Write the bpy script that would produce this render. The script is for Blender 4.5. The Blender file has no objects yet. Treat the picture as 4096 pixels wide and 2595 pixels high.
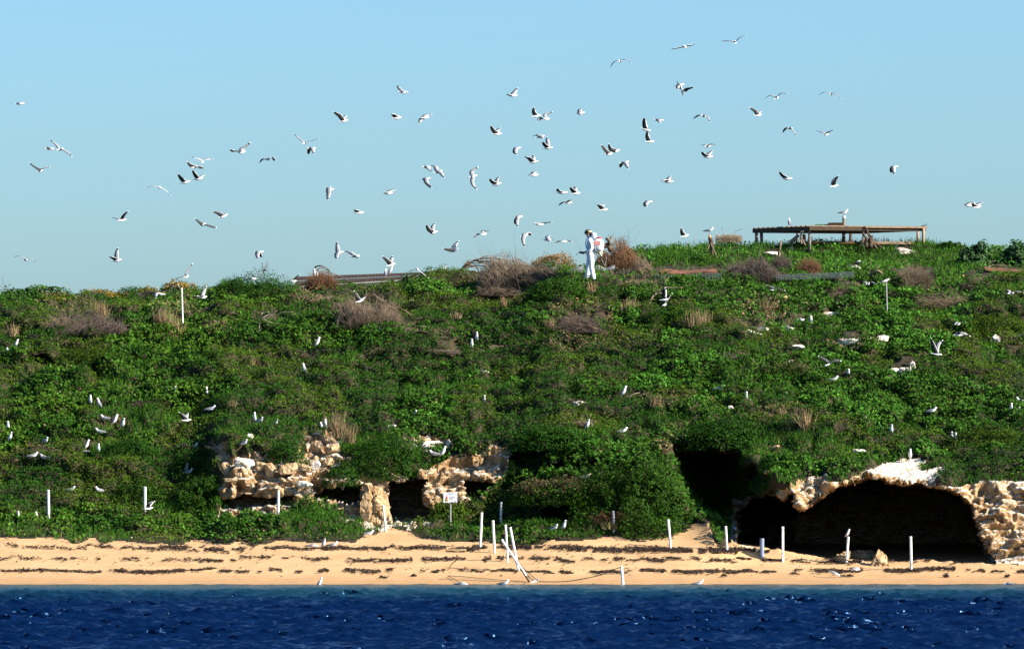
import bpy, math, random
import numpy as np
from mathutils import Vector, Matrix

random.seed(7)
RNG = np.random.default_rng(7)
SC = bpy.context.scene
COL = SC.collection
R = math.radians

# ------------------------------------------------------------------ camera, sky, sun, exposure
FPX, CX, CY, HOR, CAMH, CAMD = 26000.0, 2048.0, 1297.5, 1815.0, 4.0, 200.0
PITCH = math.atan((HOR - CY) / FPX)
cam = bpy.data.cameras.new("camera")
cam.lens = 36.0 * FPX / 4096.0
cam.sensor_width = 36.0
cam.clip_start, cam.clip_end = 1.0, 9000.0
camo = bpy.data.objects.new("camera", cam)
COL.objects.link(camo)
camo.location = (0, -CAMD, CAMH)
camo.rotation_euler = (R(90) + PITCH, 0, 0)
SC.camera = camo
SC.render.resolution_x, SC.render.resolution_y = 1024, 648
SC.view_settings.view_transform = 'Standard'
SC.view_settings.look = 'None'
SC.view_settings.gamma = 1.0
SC.view_settings.use_curve_mapping = False
SC.view_settings.exposure = 1.45

SC.cycles.diffuse_bounces = 1
SC.cycles.max_bounces = 5
SUN_AZ, SUN_EL = 72.0, 31.0          # degrees round from behind the camera towards the right; height
sv = Vector((math.cos(R(SUN_EL)) * math.sin(R(SUN_AZ)), -math.cos(R(SUN_EL)) * math.cos(R(SUN_AZ)), math.sin(R(SUN_EL))))
world = bpy.data.worlds.new("World")
SC.world = world
world.use_nodes = True
nt = world.node_tree
bg = nt.nodes["Background"]
sky = nt.nodes.new("ShaderNodeTexSky")
sky.sky_type = 'NISHITA'
sky.sun_disc = False
sky.sun_elevation = R(SUN_EL)
sky.sun_rotation = math.atan2(sv.x, sv.y)
sky.altitude = 0
sky.air_density, sky.dust_density, sky.ozone_density = 1.0, 0.9, 6.0
tint = nt.nodes.new("ShaderNodeMix")
tint.data_type = 'RGBA'
tint.blend_type = 'MULTIPLY'
tint.inputs[0].default_value = 1.0
tint.inputs[7].default_value = (0.98, 1.24, 1.40, 1)
nt.links.new(sky.outputs[0], tint.inputs[6])
nt.links.new(tint.outputs[2], bg.inputs[0])
bg.inputs[1].default_value = 0.05
sun = bpy.data.lights.new("sun", 'SUN')
sun.energy = 5.0
sun.angle = R(0.5)
sun.color = (1.0, 0.92, 0.80)
suno = bpy.data.objects.new("sun", sun)
COL.objects.link(suno)
suno.rotation_euler = sv.to_track_quat('Z', 'Y').to_euler()
suno.location = (60, -60, 60)

# ------------------------------------------------------------------ helpers
def W(px, py, d):
    """photograph direction (px, py) at ground distance d behind the waterline -> a point of the place"""
    u = (np.asarray(px, float) - CX) / FPX
    v = (CY - np.asarray(py, float)) / FPX
    ca, sa = math.cos(PITCH), math.sin(PITCH)
    dy = ca - v * sa
    t = (CAMD + np.asarray(d, float)) / dy
    return np.stack(np.broadcast_arrays(u * t, -CAMD + dy * t, CAMH + (sa + v * ca) * t), -1)

def mpp(d):
    return (CAMD + d) / FPX

def hash3(ix, iy, iz, seed):
    h = (ix.astype(np.int64) * 374761393 + iy.astype(np.int64) * 668265263 + iz.astype(np.int64) * 2147483647 + seed * 974634777) & 0xFFFFFFFF
    h = ((h ^ (h >> 13)) * 1274126177) & 0xFFFFFFFF
    h = ((h ^ (h >> 16)) * 2246822519) & 0xFFFFFFFF
    return ((h ^ (h >> 15)) & 0xFFFFFF) / float(0xFFFFFF) * 2 - 1

def vnoise(P, seed=0):
    P = np.asarray(P, float)
    i = np.floor(P).astype(np.int64)
    f = P - i
    f = f * f * f * (f * (f * 6 - 15) + 10)
    out = 0
    for dx in (0, 1):
        wx = f[..., 0] if dx else 1 - f[..., 0]
        for dy in (0, 1):
            wy = f[..., 1] if dy else 1 - f[..., 1]
            for dz in (0, 1):
                wz = f[..., 2] if dz else 1 - f[..., 2]
                out = out + wx * wy * wz * hash3(i[..., 0] + dx, i[..., 1] + dy, i[..., 2] + dz, seed)
    return out

def fbm(P, octv=4, seed=0, gain=0.5):
    P = np.asarray(P, float)
    o, a = 0, 1.0
    for k in range(octv):
        o = o + a * vnoise(P * (2.03 ** k) + 17.3 * k, seed + k)
        a *= gain
    return o

def sst(x, a, b):
    t = np.clip((x - a) / (b - a), 0, 1)
    return t * t * (3 - 2 * t)

def sd_poly(px, py, poly):
    """signed distance to a polygon, positive inside"""
    px, py = np.asarray(px, float), np.asarray(py, float)
    best = np.full(np.broadcast(px, py).shape, 1e18)
    ins = np.zeros(best.shape, bool)
    n = len(poly)
    for k in range(n):
        (x1, y1), (x2, y2) = poly[k], poly[(k + 1) % n]
        ex, ey = x2 - x1, y2 - y1
        t = np.clip(((px - x1) * ex + (py - y1) * ey) / (ex * ex + ey * ey + 1e-9), 0, 1)
        best = np.minimum(best, (px - x1 - t * ex) ** 2 + (py - y1 - t * ey) ** 2)
        c = ((y1 > py) != (y2 > py))
        with np.errstate(divide='ignore', invalid='ignore'):
            xi = x1 + (py - y1) * ex / (ey if ey != 0 else 1e-9)
        ins ^= c & (px < xi)
    return np.where(ins, 1, -1) * np.sqrt(best)

def link(name, me, mats=(), parent=None):
    for m in mats:
        me.materials.append(m)
    o = bpy.data.objects.new(name, me)
    COL.objects.link(o)
    if parent is not None:
        o.parent = parent
    return o

def mesh_np(name, V, F, mats=(), tint=None, parent=None, midx=None, smooth=False):
    """V (n,3), F (m,k) all faces of k corners"""
    V = np.ascontiguousarray(V, np.float32)
    F = np.ascontiguousarray(F, np.int32)
    k = F.shape[1]
    me = bpy.data.meshes.new(name)
    me.vertices.add(len(V))
    me.vertices.foreach_set("co", V.ravel())
    me.loops.add(F.size)
    me.loops.foreach_set("vertex_index", F.ravel())
    me.polygons.add(len(F))
    me.polygons.foreach_set("loop_start", np.arange(0, F.size, k, dtype=np.int32))
    me.polygons.foreach_set("loop_total", np.full(len(F), k, np.int32))
    if midx is not None:
        me.polygons.foreach_set("material_index", np.asarray(midx, np.int32))
    if smooth:
        me.polygons.foreach_set("use_smooth", np.ones(len(F), bool))
    if tint is not None:
        a = me.color_attributes.new("tint", 'FLOAT_COLOR', 'POINT')
        c = np.ones((len(V), 4), np.float32)
        c[:, :3] = tint
        a.data.foreach_set("color", c.ravel())
    me.update(calc_edges=True)
    me.validate()
    return link(name, me, mats, parent)

def mesh_py(name, V, F, mats=(), parent=None, midx=None, smooth=False):
    me = bpy.data.meshes.new(name)
    me.from_pydata([tuple(v) for v in V], [], [tuple(f) for f in F])
    if midx is not None:
        me.polygons.foreach_set("material_index", np.asarray(midx, np.int32))
    if smooth:
        me.polygons.foreach_set("use_smooth", np.ones(len(me.polygons), bool))
    me.update()
    return link(name, me, mats, parent)

def tag(o, label=None, cat=None, group=None, kind=None):
    if label: o["label"] = label
    if cat: o["category"] = cat
    if group: o["group"] = group
    if kind: o["kind"] = kind
    return o

def empty(name, loc, label=None, cat=None, group=None):
    o = bpy.data.objects.new(name, None)
    o.empty_display_size = 0.2
    COL.objects.link(o)
    o.location = tuple(loc)
    return tag(o, label, cat, group)

class MB:
    """collects shapes for one mesh"""
    def __init__(s):
        s.V, s.F, s.M = [], [], []
    def add(s, V, F, m=0):
        b = len(s.V)
        s.V.extend([tuple(v) for v in V])
        s.F.extend([tuple(i + b for i in f) for f in F])
        s.M.extend([m] * len(F))
    def box(s, c, size, rot=None, m=0, bev=0.0):
        sx, sy, sz = [q / 2 for q in size]
        pts = [Vector((x, y, z)) for x in (-sx, sx) for y in (-sy, sy) for z in (-sz, sz)]
        if rot is not None:
            pts = [rot @ p for p in pts]
        c = Vector(c)
        s.add([p + c for p in pts], [(0, 1, 3, 2), (4, 6, 7, 5), (0, 4, 5, 1), (2, 3, 7, 6), (0, 2, 6, 4), (1, 5, 7, 3)], m)
    def beam(s, a, b, w, h, m=0, up=(0, 0, 1)):
        a, b = Vector(a), Vector(b)
        d = b - a
        x = d.normalized()
        u = Vector(up)
        y = u.cross(x)
        if y.length < 1e-4:
            y = Vector((0, 1, 0))
        y.normalize()
        z = x.cross(y)
        rot = Matrix((x, y, z)).transposed()
        s.box((a + b) / 2, (d.length, w, h), rot, m)
    def tube(s, pts, rad, n=5, m=0, cap=True):
        pts = [Vector(p) for p in pts]
        if not hasattr(rad, '__len__'):
            rad = [rad] * len(pts)
        V, F = [], []
        prev = None
        for i, p in enumerate(pts):
            t = (pts[min(i + 1, len(pts) - 1)] - pts[max(i - 1, 0)])
            if t.length < 1e-9: t = Vector((0, 0, 1))
            t.normalize()
            if prev is None:
                a = t.orthogonal().normalized()
            else:
                a = (prev - t * prev.dot(t))
                a = a.normalized() if a.length > 1e-6 else t.orthogonal().normalized()
            prev = a
            b = t.cross(a)
            for k in range(n):
                an = 2 * math.pi * k / n
                V.append(p + (a * math.cos(an) + b * math.sin(an)) * rad[i])
        for i in range(len(pts) - 1):
            for k in range(n):
                F.append((i * n + k, i * n + (k + 1) % n, (i + 1) * n + (k + 1) % n, (i + 1) * n + k))
        if cap:
            F.append(tuple(range(n - 1, -1, -1)))
            F.append(tuple((len(pts) - 1) * n + k for k in range(n)))
        s.add(V, F, m)
    def rings(s, rings, m=0, mfun=None, cap=True):
        """rings: list of equal-length point lists"""
        n = len(rings[0])
        V = [p for r in rings for p in r]
        b = len(s.V)
        s.V.extend([tuple(v) for v in V])
        for i in range(len(rings) - 1):
            for k in range(n):
                s.F.append((b + i * n + k, b + i * n + (k + 1) % n, b + (i + 1) * n + (k + 1) % n, b + (i + 1) * n + k))
                s.M.append(mfun(i, k) if mfun else m)
        if cap:
            s.F.append(tuple(b + k for k in range(n - 1, -1, -1))); s.M.append(mfun(0, 0) if mfun else m)
            s.F.append(tuple(b + (len(rings) - 1) * n + k for k in range(n))); s.M.append(mfun(len(rings) - 2, 0) if mfun else m)
    def build(s, name, mats, parent=None, smooth=False):
        mats = mats if isinstance(mats, (list, tuple)) else [mats]
        return mesh_py(name, s.V, s.F, mats, parent, s.M, smooth)

# ------------------------------------------------------------------ materials
def mat(name, c1, c2=None, scale=6.0, rough=0.8, bump=0.0, bscale=None, spec=0.3, detail=6.0, stretch=None, contrast=(0.35, 0.65)):
    m = bpy.data.materials.new(name)
    m.use_nodes = True
    n, l = m.node_tree.nodes, m.node_tree.links
    p = n["Principled BSDF"]
    p.inputs["Roughness"].default_value = rough
    p.inputs["Specular IOR Level"].default_value = spec
    p.inputs["Base Color"].default_value = (*c1, 1)
    if c2 is not None or bump:
        tc = n.new("ShaderNodeTexCoord")
        mp = n.new("ShaderNodeMapping")
        l.new(tc.outputs["Object"], mp.inputs[0])
        if stretch: mp.inputs["Scale"].default_value = stretch
    if c2 is not None:
        nz = n.new("ShaderNodeTexNoise")
        nz.inputs["Scale"].default_value = scale
        nz.inputs["Detail"].default_value = detail
        l.new(mp.outputs[0], nz.inputs["Vector"])
        cr = n.new("ShaderNodeValToRGB")
        cr.color_ramp.elements[0].position, cr.color_ramp.elements[1].position = contrast
        cr.color_ramp.elements[0].color, cr.color_ramp.elements[1].color = (*c1, 1), (*c2, 1)
        l.new(nz.outputs[0], cr.inputs[0])
        l.new(cr.outputs[0], p.inputs["Base Color"])
    if bump:
        n2 = n.new("ShaderNodeTexNoise")
        n2.inputs["Scale"].default_value = bscale or scale * 2
        n2.inputs["Detail"].default_value = 8
        l.new(mp.outputs[0], n2.inputs["Vector"])
        bp = n.new("ShaderNodeBump")
        bp.inputs["Strength"].default_value = 1.0
        bp.inputs["Distance"].default_value = bump
        l.new(n2.outputs[0], bp.inputs["Height"])
        l.new(bp.outputs[0], p.inputs["Normal"])
    return m

def leaf_mat(name, trans=0.25):
    m = bpy.data.materials.new(name)
    m.use_nodes = True
    n, l = m.node_tree.nodes, m.node_tree.links
    p = n["Principled BSDF"]
    p.inputs["Roughness"].default_value = 0.55
    p.inputs["Specular IOR Level"].default_value = 0.05
    at = n.new("ShaderNodeAttribute")
    at.attribute_name = "tint"
    l.new(at.outputs["Color"], p.inputs["Base Color"])
    tr = n.new("ShaderNodeBsdfTranslucent")
    l.new(at.outputs["Color"], tr.inputs[0])
    mx = n.new("ShaderNodeMixShader")
    mx.inputs[0].default_value = trans
    l.new(p.outputs[0], mx.inputs[1])
    l.new(tr.outputs[0], mx.inputs[2])
    l.new(mx.outputs[0], n["Material Output"].inputs[0])
    return m

M = {}
M['leaf'] = leaf_mat("leaf", 0.15)
M['straw'] = leaf_mat("dry_stalk", 0.1)
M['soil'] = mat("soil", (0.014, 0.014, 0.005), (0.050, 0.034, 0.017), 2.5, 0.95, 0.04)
M['bark'] = mat("weathered_bark", (0.11, 0.075, 0.045), (0.21, 0.15, 0.095), 9, 0.9, 0.01)
M['greybark'] = mat("grey_dead_wood", (0.15, 0.11, 0.08), (0.27, 0.21, 0.155), 8, 0.9)
M['twig'] = mat("dry_twig", (0.12, 0.085, 0.055), (0.22, 0.165, 0.11), 5, 0.9)
M['greytwig'] = mat("grey_twig", (0.07, 0.052, 0.04), (0.135, 0.10, 0.078), 5, 0.9)
M['rusttwig'] = mat("rusty_twig", (0.11, 0.055, 0.024), (0.20, 0.105, 0.05), 5, 0.9)
M['tantwig'] = mat("tan_twig", (0.20, 0.14, 0.085), (0.34, 0.25, 0.16), 5, 0.9)
M['darkwood'] = mat("dark_and_shaded_timber", (0.045, 0.028, 0.016), (0.09, 0.06, 0.035), 7, 0.85, 0.005, stretch=(1, 1, 5))
M['paletimber'] = mat("pale_timber", (0.22, 0.145, 0.085), (0.36, 0.25, 0.16), 7, 0.85, 0.005)
M['greytimber'] = mat("grey_timber", (0.14, 0.125, 0.09), (0.23, 0.2, 0.15), 7, 0.85, 0.005)
M['cutwood'] = mat("orange_cut_wood", (0.45, 0.2, 0.06), (0.55, 0.28, 0.1), 10, 0.85)
M['whitepaint'] = mat("white_post_paint", (0.46, 0.42, 0.34), (0.80, 0.80, 0.77), 7, 0.7, contrast=(0.28, 0.48))
M['blackpaint'] = mat("black_paint", (0.012, 0.012, 0.012), None, rough=0.5)
M['galv'] = mat("galvanised_steel", (0.22, 0.225, 0.225), (0.32, 0.325, 0.325), 20, 0.45)
M['rust'] = mat("rusted_sheet", (0.07, 0.03, 0.017), (0.20, 0.085, 0.04), 4, 0.85)
M['greyplank'] = mat("grey_plank", (0.12, 0.12, 0.12), (0.2, 0.2, 0.2), 6, 0.85)
M['roof'] = mat("brown_roof_steel", (0.040, 0.027, 0.022), (0.065, 0.044, 0.036), 3, 0.9, spec=0.05)
M['eave'] = mat("pale_eave", (0.42, 0.3, 0.2), (0.5, 0.38, 0.26), 6, 0.8)
M['gwhite'] = mat("white_feather", (0.70, 0.70, 0.70), None, rough=0.75)
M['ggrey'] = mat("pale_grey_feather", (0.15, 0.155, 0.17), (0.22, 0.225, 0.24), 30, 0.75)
M['gunder'] = mat("shaded_grey_underwing_feather", (0.018, 0.018, 0.019), (0.040, 0.040, 0.042), 30, 0.8)  # grey underwing, with the shade under a raised wing painted into its colour
M['gblack'] = mat("black_wing_tip", (0.015, 0.015, 0.016), None, rough=0.7)
M['gdark'] = mat("dark_pigeon_feather", (0.05, 0.05, 0.06), (0.1, 0.1, 0.11), 30, 0.8)
M['gred'] = mat("red_bill", (0.42, 0.06, 0.025), None, rough=0.5)
M['suit'] = mat("white_coverall", (0.78, 0.78, 0.80), (0.83, 0.83, 0.84), 12, 0.75, 0.015, 7)
M['skin'] = mat("skin", (0.5, 0.28, 0.17), None, rough=0.6)
M['black'] = mat("black_rubber", (0.012, 0.012, 0.014), None, rough=0.6)
M['olive'] = mat("olive_cap", (0.06, 0.055, 0.025), (0.1, 0.085, 0.04), 30, 0.8)
M['cream'] = mat("cream_stripe", (0.75, 0.7, 0.4), None, rough=0.6)
M['tank'] = mat("white_plastic_tank", (0.74, 0.74, 0.76), None, rough=0.35, spec=0.5)
M['tankred'] = mat("red_plastic", (0.62, 0.03, 0.02), None, rough=0.4)
M['tankpink'] = mat("faded_red_label", (0.62, 0.2, 0.18), (0.7, 0.3, 0.27), 20, 0.5)
M['beige'] = mat("beige_plastic", (0.5, 0.46, 0.33), None, rough=0.5)
M['strap'] = mat("blue_strap", (0.02, 0.1, 0.35), None, rough=0.7)
M['hose'] = mat("grey_hose", (0.25, 0.25, 0.22), None, rough=0.5)
M['signface'] = mat("white_sign_face", (0.78, 0.79, 0.78), None, rough=0.4)
M['signink'] = mat("dark_sign_ink", (0.06, 0.06, 0.07), None, rough=0.6)
M['signgrey'] = mat("grey_sign_ink", (0.4, 0.42, 0.43), None, rough=0.6)
M['signred'] = mat("red_sign_ink", (0.62, 0.06, 0.06), None, rough=0.6)
M['signyellow'] = mat("yellow_sign_ink", (0.65, 0.4, 0.02), None, rough=0.6)
M['rope'] = mat("dark_rope", (0.03, 0.025, 0.02), (0.06, 0.05, 0.04), 30, 0.9)
M['weed'] = mat("dried_seaweed", (0.02, 0.012, 0.008), (0.07, 0.042, 0.028), 8, 0.85)
M['greenpanel'] = mat("pale_green_panel", (0.16, 0.42, 0.29), (0.2, 0.48, 0.34), 8, 0.6)
M['greyblue'] = mat("grey_blue_plastic", (0.2, 0.25, 0.35), None, rough=0.6)  # one even grey-blue base colour for the short post
# ------------------------------------------------------------------ the island: depth behind the waterline along each line of sight
def zc(ox, oy, s, pts):
    return [(ox + x / s, oy + y / s) for x, y in pts]
c_left = [(2345, -1), (2335, 0), (2190, 6), (2110, 9.5), (2040, 11), (1800, 14.5), (1500, 20), (1300, 25), (1195, 31), (1150, 34), (900, 50)]
c_cliff = [(2345, -1), (2335, 0), (2190, 6), (2120, 8), (2075, 9.6), (1900, 10.6), (1790, 12), (1700, 14.5), (1500, 19.5), (1300, 24.5), (1150, 30), (1085, 34), (900, 50)]
c_mid = [(2345, -1), (2335, 0), (2190, 5.5), (2110, 7.5), (1900, 9), (1750, 11.5), (1500, 18), (1300, 23), (1130, 27.5), (1085, 32), (1010, 35.5), (980, 38), (800, 55)]
c_right = [(2345, -1), (2335, 0), (2250, 4.8), (2230, 5), (1950, 6.2), (1900, 7.2), (1850, 8.6), (1700, 12.5), (1500, 17.5), (1300, 23), (1110, 30), (1080, 33), (985, 38), (800, 55)]
COLS = [(-4000, c_left), (780, c_left), (930, c_cliff), (2000, c_cliff), (2250, c_mid), (2700, c_mid), (3050, c_right), (8000, c_right)]
ridge_pts = [(-4000, 1330), (-1500, 1250), (0, 1200), (300, 1195), (640, 1172), (760, 1155), (1000, 1155), (1250, 1140), (1500, 1138), (1850, 1112), (2100, 1095), (2300, 1088), (2450, 1075), (2540, 1012), (2650, 1000), (3000, 985), (3300, 980), (3700, 985), (3850, 1000), (4096, 1015), (5500, 1080), (8000, 1200)]
def ridge(px):
    return np.interp(px, [p[0] for p in ridge_pts], [p[1] for p in ridge_pts])

PXS = np.concatenate([np.arange(-3400, -240, 40), np.arange(-240, 4340, 6.0), np.arange(4340, 7500, 40)])
NV = 270
VS = np.linspace(0, 1, NV)
GX = np.repeat(PXS[:, None], NV, 1)
GY = 2345 + (ridge(PXS)[:, None] - 2345) * VS[None, :]
D = np.zeros_like(GX)
colD = []
for cpx, c in COLS:
    c = sorted(c)
    colD.append(np.interp(GY, [q[0] for q in c], [q[1] for q in c]))
cp = np.array([c[0] for c in COLS], float)
ci = np.clip(np.searchsorted(cp, PXS) - 1, 0, len(cp) - 2)
tt = (PXS - cp[ci]) / (cp[ci + 1] - cp[ci])
tt = tt * tt * (3 - 2 * tt)
colD = np.stack(colD, 0)
for i in range(len(PXS)):
    D[i] = colD[ci[i], i] * (1 - tt[i]) + colD[ci[i] + 1, i] * tt[i]
for _ in range(2):                     # soften the joints of the profile
    D[:, 3:-3] = sum(D[:, 3 + k:NV - 3 + k] for k in (-3, -2, -1, 0, 1, 2, 3)) / 7.0

A3 = (800, 1650, 2.348); A4 = (1600, 1700, 2.348); A6 = (3072, 1700, 2.348); A5 = (2500, 1650, 2.348)
rock_polys = [
    zc(*A3, [(60, 315), (230, 350), (300, 430), (480, 400), (720, 470), (900, 480), (930, 380), (1000, 230), (1280, 225), (1310, 400), (1430, 430), (1300, 500), (1220, 620), (1480, 610), (1640, 625), (1740, 670), (1790, 600), (2110, 600), (2200, 900), (2200, 1030), (1795, 1060), (1640, 1085), (1400, 1010), (1200, 850), (1000, 830), (900, 870), (760, 900), (740, 990), (200, 990), (190, 650), (200, 480), (120, 400)]),
    zc(*A4, [(150, 440), (420, 320), (660, 300), (720, 260), (1000, 230), (1015, 440), (940, 560), (900, 590), (760, 660), (700, 700), (560, 720), (240, 720), (200, 560), (150, 500)]),
    zc(*A4, [(50, 190), (170, 130), (330, 150), (500, 140), (500, 245), (300, 225), (60, 210)]),
    zc(*A6, [(-330, 700), (-60, 660), (60, 640), (200, 620), (262, 560), (330, 505), (470, 490), (550, 500), (565, 560), (700, 560), (780, 520), (940, 455), (1010, 410), (1090, 365), (1340, 320), (1540, 330), (1440, 360), (1400, 400), (1440, 425), (1560, 400), (1690, 430), (1590, 480), (1540, 545), (1650, 600), (1770, 600), (1960, 540), (2150, 525), (2420, 540), (3000, 560), (4200, 700), (4200, 1345), (0, 1230), (-360, 1110)]),
]
caves = [  # polygon, extra depth, edge px, floor (py, d)
    (zc(*A3, [(195, 900), (205, 835), (420, 765), (640, 780), (880, 770), (900, 840), (860, 880), (730, 885), (500, 885), (190, 925)]), 1.6, 6, (2040, 9.9)),
    (zc(*A3, [(980, 800), (1130, 735), (1250, 685), (1400, 665), (1520, 690), (1500, 800), (1480, 880), (1250, 830)]), 3.0, 8, (2028, 10.0)),
    (zc(*A3, [(1790, 650), (2110, 620), (2110, 860), (2210, 900), (2210, 1030), (1810, 1055), (1775, 900)]), 4.0, 10, (2097, 9.2)),
    (zc(*A4, [(600, 510), (720, 520), (930, 560), (820, 585), (760, 660), (680, 690), (600, 680)]), 3.0, 8, (1996, 10.4)),
    (zc(*A3, [(930, 545), (1080, 560), (1060, 605), (940, 600)]), 0.8, 5, (1912, 11)),
    (zc(*A4, [(1230, 860), (1400, 760), (1640, 680), (1710, 740), (1640, 800), (1630, 900), (1600, 955), (1400, 970), (1320, 935), (1240, 920)]), 2.6, 14, (2115, 7.4)),
    ([(2025, 1840), (2060, 1775), (2165, 1755), (2205, 1800), (2190, 1850), (2290, 1850), (2370, 1825), (2425, 1885), (2460, 1925), (2310, 1905), (2200, 1893), (2050, 1932)], 1.6, 22, (1930, 9.6)),
    ([(690, 1478), (760, 1432), (850, 1440), (872, 1478), (800, 1500), (705, 1502)], 1.3, 16, (1502, 20)),
    ([(95, 1472), (190, 1440), (290, 1452), (315, 1476), (200, 1490)], 0.9, 14, (1490, 20.3)),
    ([(455, 1835), (520, 1808), (590, 1815), (600, 1832), (520, 1845)], 0.7, 12, (1845, 14.6)),
    (zc(*A6, [(-280, 800), (-120, 640), (40, 655), (130, 690), (235, 640), (262, 770), (300, 815), (345, 800), (420, 740), (560, 620), (780, 530), (960, 470), (1150, 540), (1540, 560), (1780, 640), (1900, 740), (1935, 860), (1985, 1010), (2085, 1200), (2140, 1312), (1900, 1302), (1400, 1280), (1000, 1290), (600, 1255), (160, 1190), (-60, 1150), (-300, 1115)]), 16.0, 22, (2256, 4.5)),
]
gully = [(2700, 1790), (2820, 1770), (2960, 1790), (3020, 1860), (3090, 1920), (3150, 1990), (3180, 2060), (3150, 2170), (2880, 2165), (2835, 2085), (2745, 2000), (2690, 1930), (2670, 1850)]
# the gully between the round bush and the cave
gs = sd_poly(GX, GY, gully) + 34 * fbm(np.stack([GX / 70, GY / 70, GX * 0], -1), 3, 95)
g = sst(gs, -30, 80) * (0.3 + 0.7 * sst(GX, 3220, 2860))
fd = 5.4 + np.maximum(0, 2196 - GY) * 0.055
D = np.where(g > 0, np.maximum(D, np.minimum(D + 7.5 * g, np.maximum(D, fd))), D)
CAVE = np.zeros_like(D)
for poly, dep_, edge, (fpy, fdd) in caves:
    sdv = sd_poly(GX, GY, poly)
    sdv = sdv + (7 if edge < 12 or dep_ > 9 else 26) * fbm(np.stack([GX / 40, GY / 30, GX * 0], -1), 2, 91)
    g = sst(sdv, 0, edge)
    fd = fdd + np.maximum(0, (fpy - GY)) * (0.20 if dep_ > 9 else 0.11)
    D = np.maximum(D, np.minimum(D + dep_ * g, np.maximum(D, fd)))
    CAVE = np.maximum(CAVE, sst(sdv, -2, edge * 0.6) * (0.25 if edge >= 12 and edge < 22.5 and dep_ < 9 else 1))

veg_pts = [(-4000, 2150), (0, 2155), (200, 2152), (330, 2172), (700, 2176), (780, 2160), (930, 2178), (1120, 2172), (1400, 2170), (1470, 2150), (1530, 2122), (1600, 2126), (1690, 2150), (1790, 2172), (2030, 2180), (2260, 2168), (2370, 2160), (2410, 2140), (2450, 2151), (2580, 2163), (2670, 2157), (2740, 2130), (2775, 2108), (2830, 2090), (2860, 2180), (3000, 2190), (3100, 2190), (3840, 2254), (8000, 2254)]
VEGL = np.interp(GX, [p[0] for p in veg_pts], [p[1] for p in veg_pts])
edge_n = 16 * fbm(np.stack([GX / 60, GY / 25, GX * 0], -1), 3, 5)
SAND = (GY > VEGL + edge_n * 0.7)
ROCKSD = np.full_like(D, -1e9)
for p in rock_polys:
    ROCKSD = np.maximum(ROCKSD, sd_poly(GX, GY, p))
ROCKSD = ROCKSD + np.where(GX < 2500, 17, 8) * fbm(np.stack([GX / 30, GY / 22, GX * 0], -1), 3, 8)
ROCK = ROCKSD > 0
cave_floor = (GX > 2780) & (GY > 2168 + 8 * edge_n / 16)
dsl = np.gradient(D, axis=1) / np.maximum(1e-6, -np.gradient(GY, axis=1))      # metres of depth per px upwards
cave_floor &= (dsl > 0.05)
ROCK &= ~SAND
ROCK &= ~((GX > 2780) & (GY > 2120) & (dsl > 0.05))
SAND |= cave_floor
ROCK &= ~SAND

P = W(GX, GY, D)
def normals(P):
    a = np.gradient(P, axis=0); b = np.gradient(P, axis=1)
    n = np.cross(a, b)
    n /= np.linalg.norm(n, axis=-1, keepdims=True) + 1e-12
    return n
Nn = normals(P)
flip = np.sum(Nn * np.array([0, -0.7, 0.7]), -1) < 0
if flip.mean() > 0.5: Nn = -Nn
# vegetation relief: round humps with creases between, bigger humps where the photograph shows them
S = np.stack([P[..., 0], P[..., 1] * 0.9 + P[..., 2] * 0.6, P[..., 2] * 0.3], -1)
h1 = np.abs(fbm(S / 1.5, 3, 21)); h2 = np.abs(fbm(S / np.array([0.6, 0.5, 0.5]), 2, 33)); h0 = fbm(S / 3.5, 2, 44)
BUMP = 0.50 * np.minimum(h1, 0.6) ** 0.8 + 0.36 * np.minimum(h2, 0.6) + 0.24 * h0 - 0.20
plate = sst(GY, 1150, 1080) * sst(GX, 2300, 2550)
BUMP *= 1 - 0.55 * plate
vegw = sst(VEGL - GY, 0, 60) * (1 - sst(ROCKSD, -25, 5)) * (1 - CAVE)
BUMP = BUMP * vegw
Nup = np.array([0, -0.62, 0.78])
Pd = P + Nup * BUMP[..., None]
# limestone relief: broken blocks with open joints, pitted
def worley(Q, seed):
    i = np.floor(Q).astype(np.int64)
    f1 = np.full(Q.shape[:-1], 9.0); f2 = f1.copy(); cid = np.zeros_like(f1)
    for dx in (-1, 0, 1):
        for dy in (-1, 0, 1):
            for dz in (-1, 0, 1):
                c = [i[..., 0] + dx, i[..., 1] + dy, i[..., 2] + dz]
                pt = np.stack([c[k] + 0.5 + 0.42 * hash3(*c, seed + k) for k in range(3)], -1)
                d = np.linalg.norm(Q - pt, axis=-1)
                near = d < f1
                f2 = np.where(near, f1, np.minimum(f2, d))
                cid = np.where(near, hash3(*c, seed + 9), cid)
                f1 = np.where(near, d, f1)
    return f1, f2, cid
rw = sst(ROCKSD, -8, 10) * (~SAND)
Q = P * np.array([1.0, 1.0, 1.7])
Q = Q + 0.18 * np.stack([vnoise(P / 0.5, 62), vnoise(P / 0.5, 63), vnoise(P / 0.5, 64)], -1)
rk = np.zeros_like(rw)
sel = rw > 0.001
q = Q[sel]
f1, f2, cid = worley(q / 0.75, 201)
g1, g2, cid2 = worley(q / 0.30, 211)
rk[sel] = 0.22 * fbm(q / 1.1, 3, 61) + 0.13 * cid - 0.10 * (1 - sst(f2 - f1, 0, 0.22)) + 0.07 * cid2 - 0.05 * (1 - sst(g2 - g1, 0, 0.25)) - 0.14 * sst(fbm(q / 0.45, 3, 71), 0.35, 0.6) + 0.05 * fbm(q / 0.16, 2, 77)
zb = P[..., 2] * 2.1 + 0.35 * vnoise(P / np.array([1.6, 1.6, 1.0]), 7)
bed = np.abs((zb * 1.6) % 1.0 - 0.5) * 2
rk = rk + 0.10 * sst(bed, 0.1, 0.5) * (0.6 + 0.6 * vnoise(P / 0.7, 9)) - 0.03
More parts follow.
